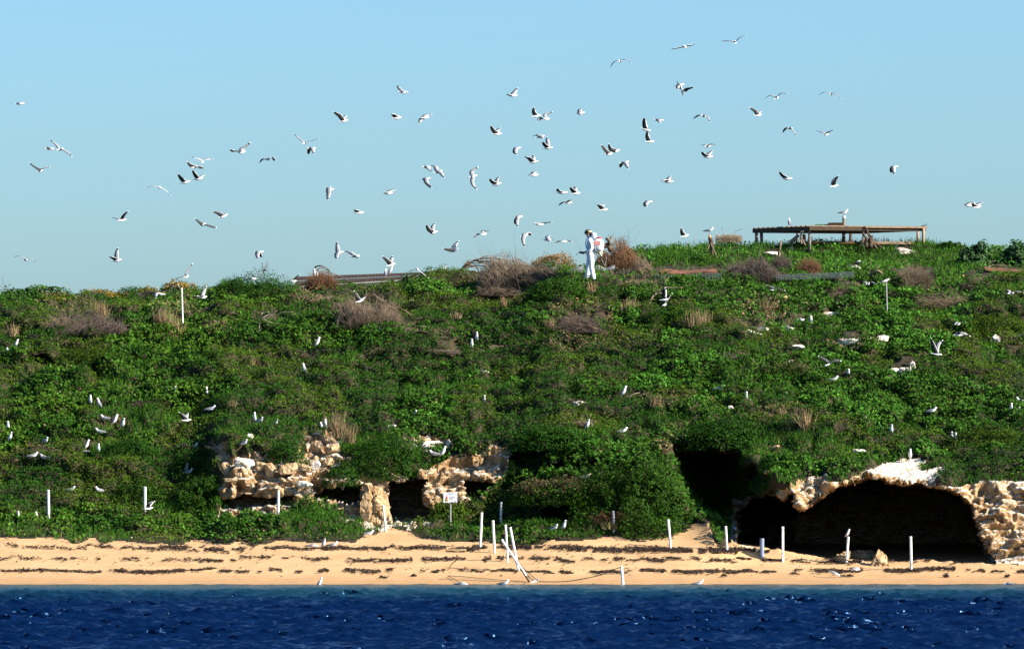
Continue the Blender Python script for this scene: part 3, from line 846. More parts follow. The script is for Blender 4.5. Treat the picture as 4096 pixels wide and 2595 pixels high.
# ------------------------------------------------------------------ loose rocks
import bmesh
def ico(sub):
    bm = bmesh.new()
    bmesh.ops.create_icosphere(bm, subdivisions=sub, radius=1.0)
    V = np.array([v.co[:] for v in bm.verts]); F = [tuple(v.index for v in f.verts) for f in bm.faces]
    bm.free()
    return V, F
ICO3, ICO5 = ico(3), ico(5)
def rock(px, py, rx, ry, label, m='whiterock', fwd=0.25, rot=0.0, name="rock", cat="rock", group="pale rocks lying on the hillside", blocky=0.35, depth=1.0, sharp=1.0, hi=False):
    d = dep(px, py) - fwd
    s = mpp(d)
    V, F = ICO5 if hi else ICO3
    sd = int(px * 7 + py)
    v = V.copy()
    f1, f2, cid = worley(v * 1.1 + sd * 0.37, sd % 97)
    r = 1 + blocky * 0.45 * cid - 0.16 * blocky * (1 - sst(f2 - f1, 0, 0.3)) * sharp + 0.22 * fbm(v * 1.4 + sd, 3, 4)
    v = v * r[:, None]
    rr = np.random.default_rng(sd)
    for _ in range(11):                       # broken faces
        pn = rr.normal(size=3); pn[2] *= 0.8; pn /= np.linalg.norm(pn)
        v = v - pn * np.maximum(0, v @ pn - rr.uniform(0.48, 0.82))[:, None]
    v = v * 1.28 + 0.035 * np.stack([vnoise(V * 5 + sd, 21), vnoise(V * 5 + sd, 22), vnoise(V * 5 + sd, 23)], 1)
    if hi: v = v + V * (0.06 * fbm(V * np.array([3, 3, 5]) + sd, 4, 31) - 0.06 * sst(fbm(V * 5 + sd, 2, 35), .3, .7))[:, None]
    v = v * np.array([rx * s, 0.5 * (rx + ry) * s * depth, ry * s])
    c, si = math.cos(rot), math.sin(rot)
    v = np.stack([v[:, 0] * c - v[:, 2] * si, v[:, 1], v[:, 0] * si + v[:, 2] * c], 1)
    o = mesh_py(name, v, F, [M[m]])
    o.location = tuple(W(px, py, d + 0.3 * (rx + ry) * s * depth * 0.5))
    return tag(o, label, cat, group)
for a in [
    (3000, 1338, 58, 17, "widest white rock of the group lying in brown dry earth, mid-right"),
    (3049, 1322, 30, 13, "white rock just up and right of the widest white slab in the brown dry earth"),
    (3144, 1316, 27, 11, "white rock lying below the standing gull at the edge of the brown dry earth"),
    (3363, 1213, 37, 15, "white rock left of the grey pole, larger of a close pair"),
    (3410, 1216, 25, 8, "small flat white rock left of the grey pole, smaller of a close pair"),
    (3320, 1262, 34, 16, "pale rough rock beside the standing gull, below the close pair of white rocks"),
    (3398, 1370, 56, 17, "large white flat-topped rock below the grey pole"),
    (3486, 1362, 22, 16, "small ochre rock left of the split grey and white rock below the grey pole"),
    (3522, 1358, 36, 18, "grey and white split rock below the grey pole"),
    (3189, 1390, 28, 10, "low tan rock half sunk in leaves below the brown dry earth"),
    (3618, 1318, 14, 17, "small upright pale rock alone in the leaves right of the grey pole"),
    (3986, 1360, 17, 15, "small yellowish rock near the wire cage at the right edge"),
    (3572, 1480, 24, 9, "thin pale rock at the left end of the dark-ended slab"),
    (3612, 1484, 34, 17, "pale slab with a dark hollow at its right end, on the right hillside"),
    (3650, 1470, 16, 24, "dark upright rock at the right end of the pale slab"),
    (3089, 1018, 38, 12, "white rock at the foot of the upright stick below the timber platform"),
    (3617, 1009, 46, 17, "long white rock in the grass below the right end of the timber platform"),
    (3418, 1076, 44, 15, "white rock above the end of the grey wire tunnel"),
    (3166, 996, 22, 7, "small white rock in the grass below the timber platform's left half"),
    (3017, 1168, 32, 12, "cream rock left of the gull with one pale spread wing"),
    (3070, 1160, 16, 13, "tan rock touching the gull with one pale spread wing"),
    (3545, 1107, 28, 7, "thin white rock beside the arched driftwood"),
    (1692, 1316, 18, 15, "pale upright rock on the brush pile's upper end, middle of the hill"),
    (1066, 1258, 24, 9, "white rock at the head of the fallen pale branch"),
    (1652, 1203, 11, 6, "small white stone in the leaves right of the hanging brush heap"),
    (1932, 1488, 18, 9, "small white rock alone in bright green leaves, middle of the hill"),
    (1903, 1490, 12, 7, "tiny pale stone touching the small white rock in bright green leaves"),
    (1545, 1680, 33, 11, "flat white slab left of a standing gull above the square cave"),
    (1562, 1707, 26, 8, "tan stone slab below the flat white slab"),
    (2262, 1606, 22, 13, "left grey boulder of the pair lying in deep shade mid-hill"),
    (2325, 1616, 34, 17, "right, larger grey and white boulder of the pair in deep shade mid-hill"),
    (2206, 1628, 16, 6, "small tan stone left of the grey boulder pair"),
    (2920, 1630, 14, 7, "small dark-sided stone between two standing gulls mid-hill"),
    (3432, 1805, 24, 10, "small tan rock under the pair of gulls on the right hillside"),
    (3516, 1706, 10, 8, "lower tan pebble below the pair of gulls on the right hillside"),
    (335, 1806, 22, 6, "flat grey stone under the gulls on the left hillside"),
    (294, 1925, 13, 11, "small tan stone above the sitting gull near the first white posts"),
    (3165, 1445, 16, 7, "small ochre stone left of the grey gull gliding low with level wings"),
    (3330, 1414, 8, 6, "small white pebble above the grey gull gliding low with level wings"),
    (3668, 1397, 14, 6, "small tan stone in brown leaves left of the landing gull"),
    (3310, 1268, 12, 9, "small pale stone just left of the pale rough rock"),
    (3440, 1049, 18, 6, "thin grey rock above the white rock near the wire tunnel"),
]:
    rock(*a)
BG = "boulders broken from the limestone cliff"
def B3(x, y, rx, ry, label, m='tanrock', rot=0.0, fwd=0.30, **k):
    rock(800 + x / 2.348, 1650 + y / 2.348, rx / 2.5, ry / 2.5, label, m, fwd, rot, "boulder", "boulder", BG, **k)
for a in [
    (150, 350, 95, 34, "pale curved ledge block at the cliff's upper left end", 'tanrock', -0.35),
    (190, 425, 45, 40, "ochre block below the pale curved ledge at the cliff's left end", 'tanrock', 0),
    (250, 530, 48, 62, "rounded ochre boulder at the left end of the cliff", 'tanrock', 0.2),
    (425, 490, 105, 80, "largest white boulder on the cliff's left part", 'whiterock', 0.15),
    (375, 590, 28, 26, "small pale block under the largest white boulder", 'tanrock', 0),
    (568, 500, 46, 48, "grey-white boulder between the two big boulders of the cliff", 'tanrock', 0),
    (668, 545, 72, 82, "ochre boulder with a white cap in the middle of the cliff", 'tanrock', -0.1),
    (825, 545, 100, 52, "smooth tilted grey slab on the cliff right of the white-capped boulder", 'tanrock', 0.12),
    (980, 520, 70, 32, "flat white slab bridging the dark gap in the cliff", 'tanrock', -0.1),
    (1085, 500, 55, 50, "white block at the right end of the cliff's white slabs", 'whiterock', 0.1),
    (1200, 465, 60, 36, "pale jutting rock just left of the hanging cliff shrub", 'tanrock', 0.1),
    (960, 672, 72, 36, "flat pale slab lying on the brown ledge of the cliff", 'whiterock', -0.1),
    (780, 628, 55, 18, "narrow white wedge below the smooth grey slab", 'tanrock', -0.35),
    (470, 240, 40, 42, "white pointed rock on the clifftop beside the sitting gull", 'whiterock', 0.5),
    (485, 680, 24, 26, "small pale stone on the brown cliff ledge", 'tanrock', 0),
    (300, 630, 70, 20, "thin orange slab over the dark slot at the cliff's left end", 'tanrock', 0),
]:
    B3(*a)
for x, y, rx, ry, lab, m in [(1215, 255, 75, 40, "ochre rock crown of the stack above the white slabs", 'tanrock'), (1105, 320, 60, 60, "brown broken block in the stack above the white slabs", 'tanrock'), (1230, 345, 60, 40, "ochre block low in the stack above the white slabs", 'tanrock')]:
    B3(x, y, rx, ry, lab, m, 0, 0.3, blocky=0.8)
def B4(x, y, rx, ry, label, m='whiterock', rot=0.0, fwd=0.3, **k):
    rock(1600 + x / 2.348, 1700 + y / 2.348, rx / 2.348, ry / 2.348, label, m, fwd, rot, "boulder", "boulder", BG, **k)
B4(463, 190, 42, 50, "squarish white rock at the right end of the ledge above the warning sign")
B4(355, 162, 26, 20, "small white rock in the middle of the ledge above the warning sign")
B4(250, 185, 75, 32, "long cream rock on the ledge above the warning sign")
B4(120, 195, 55, 20, "low cream rock at the left end of the ledge above the warning sign")
B4(560, 1180, 90, 18, "flat patch of pale rubble in the seaweed by the leaning posts", 'tanrock', 0, 0.1, blocky=0.9)
B3(1640, 850, 140, 225, "upright rock pillar with a pale top between the two black cave mouths", 'tanrock', 0.05, 0.5, depth=0.7, blocky=0.9, hi=True)
BE = "boulders on the sand at the cave mouth"
for x, y, rx, ry, lab, m, rot in [
    (3417, 2226, 58, 26, "low rounded tan boulder behind the post with the perched gull", 'tanrock', 0.1),
    (3372, 2236, 26, 18, "low brown boulder at the left foot of the post with the perched gull", 'tanrock', 0.3),
    (3460, 2230, 18, 20, "small split boulder in the middle of the beach boulders", 'tanrock', -0.4),
    (3484, 2222, 16, 18, "dark brown boulder behind the tall pointed beach boulder", 'tanrock', -0.2),
    (3518, 2252, 34, 42, "tall pointed tan boulder nearest the water on the beach", 'tanrock', 0.25)]:
    rock(x, y, rx * 1.15, ry * 1.2, lab, m, 0.25, rot, "boulder", "boulder", BE, blocky=0.5, hi=True)
for x, y, rx, ry, lab in [(3260, 1874, 14, 11, "small grey rock half lit in the dark gully"), (3019, 1980, 13, 8, "small pale rock at the left lip of the cave roof"), (3069, 1885, 17, 9, "grey rock in the black shade above the cave"), (3105, 1785, 16, 7, "small grey stone at the top of the gully's shade"), (3416, 1914, 24, 9, "pale rock at the upper edge of the dark cave face")]:
    rock(x, y, rx, ry, lab, 'tanrock', 0.2, 0.2)

# ------------------------------------------------------------------ dead brush, branches and dry tufts
def bend(a, b, sag, n=5, wob=0.06):
    a, b = Vector(a), Vector(b)
    L = (b - a).length
    pts = []
    for i in range(n + 1):
        t = i / n
        p = a.lerp(b, t) + Vector((0, 0, sag * 4 * t * (1 - t)))
        if 0 < i: p += Vector([random.gauss(0, wob * L) for _ in range(3)]) * (0.3 + 0.7 * t)
        pts.append(p)
    return pts
def twigs_np(A, Bp, sag, rad, nseg=3, wob=0.05):
    """many thin bent twigs at once -> V, F (quads)"""
    n = len(A)
    L = np.linalg.norm(Bp - A, axis=1, keepdims=True)
    ts = np.linspace(0, 1, nseg + 1)
    pts = np.stack([A * (1 - t) + Bp * t + np.array([0, 0, 1]) * (np.asarray(sag).reshape(-1, 1) * 4 * t * (1 - t)) + (RNG.normal(size=(n, 3)) * wob * L * t) for t in ts], 1)
    dirv = (Bp - A) / (L + 1e-9)
    side = np.cross(dirv, RNG.normal(size=(n, 3))); side /= np.linalg.norm(side, axis=1, keepdims=True) + 1e-9
    s2 = np.cross(dirv, side)
    V = np.empty((n, nseg + 1, 3, 3), np.float32)
    for i, t in enumerate(ts):
        r = (np.asarray(rad) * (1 - 0.75 * t)).reshape(-1, 1)
        for k in range(3):
            an = 2.094 * k
            V[:, i, k] = pts[:, i] + (side * math.cos(an) + s2 * math.sin(an)) * r
    F = []
    base = np.arange(n)[:, None] * (nseg + 1) * 3
    for i in range(nseg):
        for k in range(3):
            q = np.array([i * 3 + k, i * 3 + (k + 1) % 3, (i + 1) * 3 + (k + 1) % 3, (i + 1) * 3 + k])
            F.append(base + q[None])
    return V.reshape(-1, 3), np.concatenate(F).astype(np.int32)

def brush(px, py, rx, ry, label, m='twig', n=1100, style='dome', branches=3, fwd=0.25, lean=(0, 0), limb='bark', group="dead brush on the hillside"):
    d = dep(px, py + ry * 0.7) - fwd
    s = mpp(d)
    hx, hz = rx * s, ry * s
    c = Vector(W(px, py + ry, d))
    e = empty("brush_heap", c, label, "dead brush", group)
    hd = min(hx, hz * 2.0) * 0.9
    if style == 'dome':          # fine twigs fanning out of the base into a round cushion
        A = RNG.normal(size=(n, 3)) * np.array([hx * .35, hd * .35, hz * .15]); A[:, 2] = np.abs(A[:, 2])
        v = RNG.normal(size=(n, 3)); v[:, 2] = np.abs(v[:, 2]) + 0.15; v /= np.linalg.norm(v, axis=1, keepdims=True)
        k = 0.75 + 0.35 * RNG.random((n, 1)) + 0.18 * vnoise(v * 3 + px, 5)[:, None]
        Bp = v * k * np.array([hx, hd, hz * 1.9]) + np.array([lean[0] * hx, 0, lean[1] * hz])
        sag = RNG.normal(size=n) * 0.06 * hx
        rad = 0.004 + 0.004 * RNG.random(n)
    elif style == 'comb':        # hanging hair-like twigs swept one way
        A = np.stack([(RNG.random(n) * 2 - 1) * hx, RNG.normal(size=n) * hd * .5, (0.7 + RNG.random(n) * .9) * hz], 1)
        A[:, 2] *= np.sqrt(np.clip(1.05 - (A[:, 0] / hx) ** 2, 0.05, 1))
        A[:, 2] *= 1 + .5 * vnoise(np.stack([A[:, 0] / hx * 3 + px, A[:, 1] / hd * 2, A[:, 0] * 0], 1), 15)
        Bp = A + np.stack([(lean[0] + RNG.normal(size=n) * .22) * hx, -np.abs(RNG.normal(size=n)) * hd * .5, -(0.5 + .7 * RNG.random(n)) * A[:, 2]], 1)
        wild = (RNG.random(n) < .07)[:, None]; Bp = np.where(wild, A + RNG.normal(size=(n, 3)) * np.array([hx * .45, hd * .3, hz * .6]) + np.array([0, 0, hz * .25]), Bp)
        sag = RNG.random(n) * 0.14 * hx
        rad = 0.004 + 0.005 * RNG.random(n)
    else:                        # flat: a raft of lying branches
        A = np.stack([(RNG.random(n) * 2 - 1) * hx, RNG.normal(size=n) * hd * .5, RNG.random(n) * hz * 1.2], 1)
        L = (0.25 + 0.5 * RNG.random(n)) * hx
        an = RNG.normal(size=n) * 0.35
        sgn = np.where(RNG.random(n) < .5, -1, 1)
        Bp = A + np.stack([np.cos(an) * L * sgn, RNG.normal(size=n) * .2 * L, np.sin(an) * L * .7], 1)
        Bp[:, 0] = np.clip(Bp[:, 0], -hx * 1.15, hx * 1.15); Bp[:, 2] = np.clip(Bp[:, 2], 0, hz * 2.0)
        sag = RNG.random(n) * 0.07 * hx
        rad = 0.005 + 0.009 * RNG.random(n) ** 2
    V, F = twigs_np(A, Bp, sag, rad)
    mesh_np("twigs", V, F, [M[m]], None, e)
    for k in range(branches):
        a = Vector((random.uniform(-.8, .8) * hx, random.uniform(-.6, .2) * hd, random.uniform(0, .6) * hz))
        b = a + Vector((random.choice((-1, 1)) * random.uniform(.5, 1.1) * hx, random.uniform(-.3, .3) * hd, random.uniform(.2, 1.1) * hz))
        mb = MB(); pts = bend(a, b, random.uniform(0, .25) * hz, 6)
        mb.tube(pts, [0.028 * (1 - .75 * i / 6) for i in range(7)], 5)
        mb.build("branch", M[limb], e)
    return e
for a in [
    (265, 1295, 78, 30, "left half of the grey-brown brush heap on the left hillside", 'twig', 1500, 'comb', 1, .4, (.3, 0)),
    (400, 1300, 110, 38, "dark right half of the grey-brown brush heap on the left hillside", 'greytwig', 2200, 'comb', 3, .45, (-.2, 0)),
    (1290, 1120, 78, 42, "round rusty brown brush bush at the roof's left end", 'rusttwig', 1400, 'dome', 1),
    (1460, 1245, 120, 66, "big brown heap of hanging hair-like brush in the middle of the hill", 'twig', 2600, 'comb', 2, 0.4, (.25, 0)),
    (1660, 1330, 125, 26, "flat raft of tan branches right below the hanging brush heap", 'tantwig', 700, 'flat', 5),
    (1790, 1405, 52, 12, "small flat patch of brown twigs in leaves below two standing gulls", 'twig', 320, 'flat', 0),
    (2030, 1090, 125, 78, "big tangled mound of dead branches left of the man in white", 'twig', 3000, 'comb', 9, .3, (.45, 0)),
    (2150, 1105, 90, 36, "right-hand fan of fine brown twigs beside the big branch pile", 'twig', 1500, 'comb', 1, .25, (.6, 0)),
    (2040, 1165, 115, 20, "low grey-brown mat of twigs below the big branch pile", 'twig', 800, 'flat', 1),
    (2462, 1018, 84, 64, "dark reddish root mass of the uprooted tree behind the man in white", 'rusttwig', 1500, 'comb', 1, .15, (.3, 0)),
    (3005, 1085, 105, 50, "dark grey brush dome at the left end of the grey wire tunnel", 'greytwig', 3200, 'comb', 2, .3, (.3, 0)),
    (3125, 1050, 46, 44, "grey brush clump round the foot of the upright stick", 'greytwig', 900, 'dome', 0),
    (3235, 1066, 66, 40, "round rust-coloured bush above the grey wire tunnel", 'rusttwig', 1500, 'dome', 0),
    (3655, 1112, 92, 54, "largest tan-grey rounded dead bush on the right of the hill", 'twig', 2600, 'dome', 0, .25, (.1, 0)),
    (3360, 1168, 96, 26, "low rounded brown brush mat left of the grey pole", 'twig', 1300, 'dome', 0),
    (3910, 1128, 60, 26, "small brown dead bush under the rusty sheet at the right", 'twig', 900, 'dome', 0),
    (3800, 1203, 125, 32, "pile of bare grey branches lying right of the grey pole", 'bark', 420, 'flat', 9),
    (2915, 948, 48, 24, "tan brush tangle on the skyline left of the timber platform", 'tantwig', 520, 'flat', 2),
    (2320, 1290, 110, 42, "large grey see-through dead bush low in the green, below the man in white", 'greytwig', 1300, 'dome', 2),
    (2560, 1075, 46, 44, "grey-pink fan of dry twigs right of the uprooted tree", 'twig', 600, 'comb', 1, .25, (.5, 0)),
    (2560, 1135, 90, 18, "pale mat of dry stalks to the right of the man's feet", 'tantwig', 500, 'flat', 1),
    (1270, 1195, 90, 24, "pale grey twig mat left of the hanging brush heap", 'tantwig', 420, 'flat', 2),
    (1380, 1220, 60, 22, "grey hair-like twig patch just left of the hanging brush heap", 'twig', 420, 'comb', 0, .25, (.4, 0)),
    (2330, 1690, 40, 14, "patch of dry brown stems in green leaves mid-hill", 'twig', 200, 'flat', 0),
    (2760, 1440, 60, 14, "small grey twig patch on the mid right hillside", 'greytwig', 320, 'flat', 0),
    (2920, 1430, 56, 26, "grey-green dry spray of twigs on the mid right hillside", 'greytwig', 380, 'dome', 0),
    (2000, 1385, 40, 16, "tiny tan branch patch right of two standing gulls mid-hill", 'tantwig', 120, 'flat', 1),
    (2420, 2060, 80, 30, "brown twiggy tangle at the right side of the low black burrow", 'rusttwig', 600, 'comb', 0, .2, (.4, 0)),
    (3640, 1106, 40, 20, "thin dark twig spray on the largest rounded dead bush", 'bark', 60, 'dome', 0),
]:
    brush(*a[:5], *a[5:])

def limbs(name, px, py, label, cat, paths, m='bark', group=None, base=None, fwd=0.3, part="limb"):
    """a piece of driftwood or a bare branch; paths hold photograph positions with a width in photo pixels"""
    d = (dep(px, py) - fwd) if base is None else base
    s = mpp(d)
    c = Vector(W(px, py, d))
    e = empty(name, c, label, cat, group)
    for pts, w0, w1 in paths:
        q = []
        for i, (x, y) in enumerate(pts):
            p = Vector(W(x, y, d)) - c
            p.y += 0.12 * math.sin(i * 2.1 + x) * (0.4 if len(pts) < 3 else 1)
            q.append(p)
        if len(q) > 2:      # smooth
            r = [q[0]]
            for i in range(len(q) - 1):
                r += [q[i].lerp(q[i + 1], .5) + Vector((random.gauss(0, .01), 0, random.gauss(0, .01))), q[i + 1]]
            q = r
        k = len(q)
        mb = MB()
        mb.tube(q, [max(0.006, (w0 + (w1 - w0) * i / (k - 1)) * s / 2) for i in range(k)], 7)
        mb.build(part, M[m], e, True)
    return e
DW = "driftwood and bare branches"
def z6(pts): return [(2200 + x / 2.348, 750 + y / 2.348) for x, y in pts]
def z7(pts): return [(900 + x / 2.348, 900 + y / 2.348) for x, y in pts]
def z9(pts): return [(2900 + x / 2.0075, 750 + y / 2.0075) for x, y in pts]
def zp(pts): return [(2950 + x / 3.01, 800 + y / 3.01) for x, y in pts]
def zm(pts): return [(1700 + x / 3.01, 850 + y / 3.01) for x, y in pts]
limbs("bare_branch", *z6([(925, 1105)])[0], "forked bare branch standing behind the two low-flying gulls", "branch",
      [(z6([(925, 1105), (960, 1030), (1010, 985), (1050, 920), (1085, 830)]), 9, 3), (z6([(1010, 985), (1050, 995)]), 6, 3), (z6([(1050, 920), (1115, 840)]), 5, 2), (z6([(1060, 935), (1160, 942), (1250, 938)]), 6, 3)], 'bark', DW)
limbs("uprooted_tree", *z6([(560, 560)])[0], "uprooted dead stump with knobbly roots on the skyline behind the man in white", "dead tree",
      [(z6([(570, 590), (545, 540), (560, 500), (530, 480)]), 22, 12), (z6([(545, 540), (490, 550), (480, 520)]), 14, 8), (z6([(560, 500), (575, 455)]), 9, 5),
       (z6([(560, 540), (500, 560), (540, 520)]), 16, 9), (z6([(570, 540), (620, 500), (650, 520)]), 3, 1.2), (z6([(570, 545), (625, 535), (630, 580)]), 3, 1.2), (z6([(570, 470), (545, 440)]), 3, 1.5), (z6([(570, 470), (595, 450)]), 3, 1.2)], 'bark', DW, 35.0)
limbs("windswept_tree", *zm([(380, 745)])[0], "dark windswept dead tree bent to the right over the roof's right end", "dead tree",
      [(zm([(375, 745), (440, 690), (520, 610), (640, 560), (800, 545), (950, 570)]), 12, 4), (zm([(400, 740), (480, 660), (560, 600), (620, 550)]), 9, 3), (zm([(440, 690), (540, 640), (680, 640), (830, 650)]), 8, 3),
       (zm([(520, 610), (600, 570), (700, 530), (780, 525)]), 6, 2), (zm([(480, 640), (500, 590), (550, 560)]), 6, 2), (zm([(600, 580), (720, 580), (850, 600), (1000, 640)]), 6, 2), (zm([(640, 560), (750, 550), (880, 560), (1060, 600)]), 5, 2),
       (zm([(440, 700), (460, 640), (530, 580)]), 5, 2), (zm([(560, 610), (700, 610), (820, 630), (900, 660)]), 5, 2), (zm([(470, 670), (600, 650), (740, 690)]), 5, 2), (zm([(640, 600), (790, 590), (960, 620), (1120, 690)]), 5, 2)], 'greytwig', DW, 33.0)
limbs("bare_branch", *zm([(840, 890)])[0], "pale forked branch leaning out of the big branch pile", "branch",
      [(zm([(835, 890), (890, 790), (940, 690), (1000, 670)]), 8, 4), (zm([(880, 840), (960, 770), (1060, 740), (1130, 745)]), 6, 2), (zm([(920, 730), (935, 620), (945, 570)]), 4, 2), (zm([(1000, 820), (1100, 855), (1260, 880)]), 6, 3)], 'greybark', DW, None, .5)
limbs("fallen_branch", *z7([(305, 1010)])[0], "fallen pale branch curving over the left hillside with a white rock at its head", "branch",
      [(z7([(315, 1010), (320, 930), (350, 870), (430, 830), (490, 810)]), 8, 3), (z7([(350, 880), (440, 860), (540, 820), (640, 815)]), 5, 2), (z7([(360, 880), (410, 910), (520, 935)]), 4, 2), (z7([(295, 1010), (330, 985)]), 9, 6), (z7([(380, 870), (440, 840), (480, 870)]), 3, 1.5)], 'greybark', DW)
limbs("bare_branch", *z7([(1550, 920)])[0], "broken pinkish trunk with upright shoots at the right end of the hanging brush", "branch",
      [(z7([(1560, 930), (1590, 880), (1640, 845)]), 20, 11), (z7([(1550, 900), (1520, 820), (1510, 690)]), 5, 2), (z7([(1560, 880), (1600, 800), (1640, 740)]), 6, 2), (z7([(1640, 790), (1700, 810), (1760, 850)]), 7, 3), (z7([(1480, 720), (1400, 655), (1300, 680)]), 7, 3), (z7([(1480, 720), (1540, 760), (1600, 790)]), 6, 4), (z7([(1590, 870), (1560, 800)]), 4, 2)], 'bark', DW)
limbs("bare_branch", *z7([(660, 700)])[0], "dead log with a thin upright shoot, above the fallen pale branch", "branch",
      [(z7([(660, 705), (740, 655)]), 8, 5), (z7([(760, 690), (820, 670), (880, 655)]), 4, 2), (z7([(760, 680), (755, 590)]), 3, 1.5)], 'greybark', DW)
limbs("driftwood_arch", *z9([(1230, 760)])[0], "arched dark driftwood stump left of the largest rounded dead bush", "driftwood",
      [(z9([(1120, 740), (1180, 690), (1230, 670), (1270, 700), (1290, 760)]), 13, 9), (z9([(1210, 680), (1200, 740), (1180, 800)]), 10, 6), (z9([(1270, 700), (1330, 790)]), 9, 5), (z9([(1165, 690), (1160, 640), (1175, 580)]), 3, 1.5), (z9([(1170, 680), (1210, 620), (1240, 640)]), 4, 2), (z9([(1100, 790), (1060, 830)]), 7, 4)], 'bark', DW)
limbs("upright_stick", *z9([(430, 540)])[0], "short curved upright stick in the grass below the timber platform's left end", "stick", [(z9([(428, 545), (440, 490), (446, 430)]), 9, 8)], 'bark', DW)
limbs("burnt_stump", 2838, 1028, "burnt upright stump with an orange broken top, propped by two sticks", "stump",
      [(z6([(1525, 660), (1520, 560), (1505, 480)]), 11, 20), (z6([(1500, 475), (1495, 448)]), 15, 7)], 'darkwood', DW)
e = [o for o in COL.objects if o.name.startswith("burnt_stump")][-1]
e.children[1].data.materials[0] = M['cutwood']; e.children[1].name = "broken_top"
limbs("prop_stick", 2874, 1038, "right prop stick of the burnt stump, leaning down to the right", "stick", [(z6([(1508, 515), (1545, 600), (1583, 680)]), 5, 6)], 'bark', DW, None, .45)
limbs("prop_stick", 2822, 1020, "left prop stick of the burnt stump, in the shade behind it", "stick", [(z6([(1500, 530), (1455, 640)]), 5, 5)], 'bark', DW, None, .4)
limbs("bare_branch", 60, 1250, "dark fan of dead branches at the left end of the hill", "branch",
      [(([(55, 1290), (50, 1240), (20, 1215)]), 5, 2), (([(50, 1240), (90, 1245), (130, 1270)]), 5, 2), (([(0, 1220), (40, 1235), (85, 1250), (150, 1248)]), 5, 2), (([(32, 1295), (45, 1255)]), 4, 2), (([(20, 1240), (60, 1225), (100, 1235)]), 4, 2)], 'bark', DW)
limbs("bare_twig_bush", 22, 1190, "leafless twigs rising above the skyline at the left edge", "branch",
      [(([(30, 1195), (20, 1150), (8, 1105)]), 2.5, 1), (([(30, 1190), (45, 1160), (60, 1142)]), 2.5, 1), (([(22, 1160), (0, 1140)]), 2, 1), (([(35, 1180), (30, 1150), (40, 1130)]), 2, 1), (([(30, 1190), (10, 1170), (-5, 1165)]), 2, 1), (([(45, 1180), (55, 1165), (52, 1150)]), 2, 1)], 'greytwig', DW)
tw = z7([(360, 440), (340, 380), (400, 330), (420, 380), (385, 400), (430, 410), (350, 350)])
limbs("bare_twig_bush", *tw[0], "leafless twiggy bush behind the round dark shrub on the ridge", "branch", [([tw[0], tw[k]], 3, 1) for k in range(1, 7)] + [(z7([(385, 400), (410, 350)]), 2, 1), (z7([(360, 420), (330, 440), (300, 435)]), 2, 1), (z7([(360, 400), (345, 360)]), 2, 1), (z7([(380, 430), (420, 440)]), 2, 1)], 'greytwig', DW)
hook = z7([(870, 470), (830, 440), (850, 390), (910, 380), (960, 410), (990, 450), (1080, 480), (1180, 540), (1260, 590)])
limbs("bare_branch", *hook[0], "hooked dark branches arching over the rusty brush bush by the roof", "branch", [(hook[1:6], 5, 3), (hook[4:], 5, 2), (z7([(860, 430), (900, 400), (950, 420), (980, 470)]), 4, 2), (z7([(840, 410), (880, 385), (930, 400)]), 3, 1.5), (z7([(880, 450), (930, 430), (990, 460)]), 3, 1.5)], 'greytwig', DW)
limbs("bare_branch", *z7([(1180, 545)])[0], "long thin branch sloping from the rusty bush down to the hanging brush", "branch", [(z7([(1150, 530), (1300, 595), (1420, 660), (1480, 715)]), 5, 3)], 'greybark', DW)
limbs("twig_fan", *z6([(1640, 450)])[0], "thin bare twigs above the tan brush tangle on the skyline", "branch", [(z6([(1640, 460), (1620, 400), (1608, 365)]), 3, 1), (z6([(1660, 460), (1740, 410), (1830, 380)]), 3, 1), (z6([(1660, 470), (1650, 420)]), 2, 1)], 'tantwig', DW)
limbs("bare_branch", 3935, 1070, "pale bleached branch bent like a bow at the rusty sheet's left end", "branch", [([(3905, 1080), (3940, 1070), (3968, 1045), (3985, 1042)], 4, 2), ([(3920, 1075), (3935, 1055)], 3, 1.5), ([(3945, 1070), (3970, 1060), (4020, 1062)], 4, 2)], 'greybark', DW)
limbs("bare_branch", 2505, 1040, "thin twigs leaning up to the right beside the uprooted tree's root mass", "branch", [(z6([(780, 755), (840, 720)]), 3, 2), (z6([(820, 690), (930, 640)]), 3, 1.5), (z6([(1350, 530), (1360, 470)]), 2, 1)], 'greybark', DW)
limbs("bare_branch", 2420, 1590, "pale crooked stick beside the gull standing mid-hill", "branch", [([(2500, 1600), (2535, 1575), (2560, 1570)], 4, 2)], 'greybark', DW)
limbs("bare_branch", 2243, 1400, "small upright crooked twig among bright leaves mid-hill", "branch", [([(2238, 1408), (2244, 1390), (2240, 1370)], 3, 1.5), ([(2185, 1410), (2215, 1405), (2240, 1404)], 4, 2)], 'tantwig', DW)
limbs("bare_branch", 360, 1268, "pale bent branch lying on the grey-brown brush heap on the left", "branch", [([(365, 1268), (400, 1266), (425, 1282), (430, 1296)], 5, 2), ([(425, 1275), (452, 1288)], 3, 1.5)], 'greybark', DW)
limbs("bare_branch", 720, 1592, "thin pale stick lying in leaves above the landing gull, lower left hillside", "branch", [([(685, 1602), (715, 1590), (755, 1596)], 4, 2)], 'greybark', DW)
limbs("driftwood_stick", *zc(*A4, [(445, 1360)])[0], "dark crooked stick standing in the sand by the water, with a rope round it", "stick",
      [(zc(*A4, [(535, 1215), (540, 1255), (470, 1320), (445, 1360)]), 4, 3), (zc(*A4, [(470, 1375), (448, 1412)]), 4, 3), (zc(*A4, [(540, 1250), (520, 1280)]), 3, 2)], 'darkwood', DW)

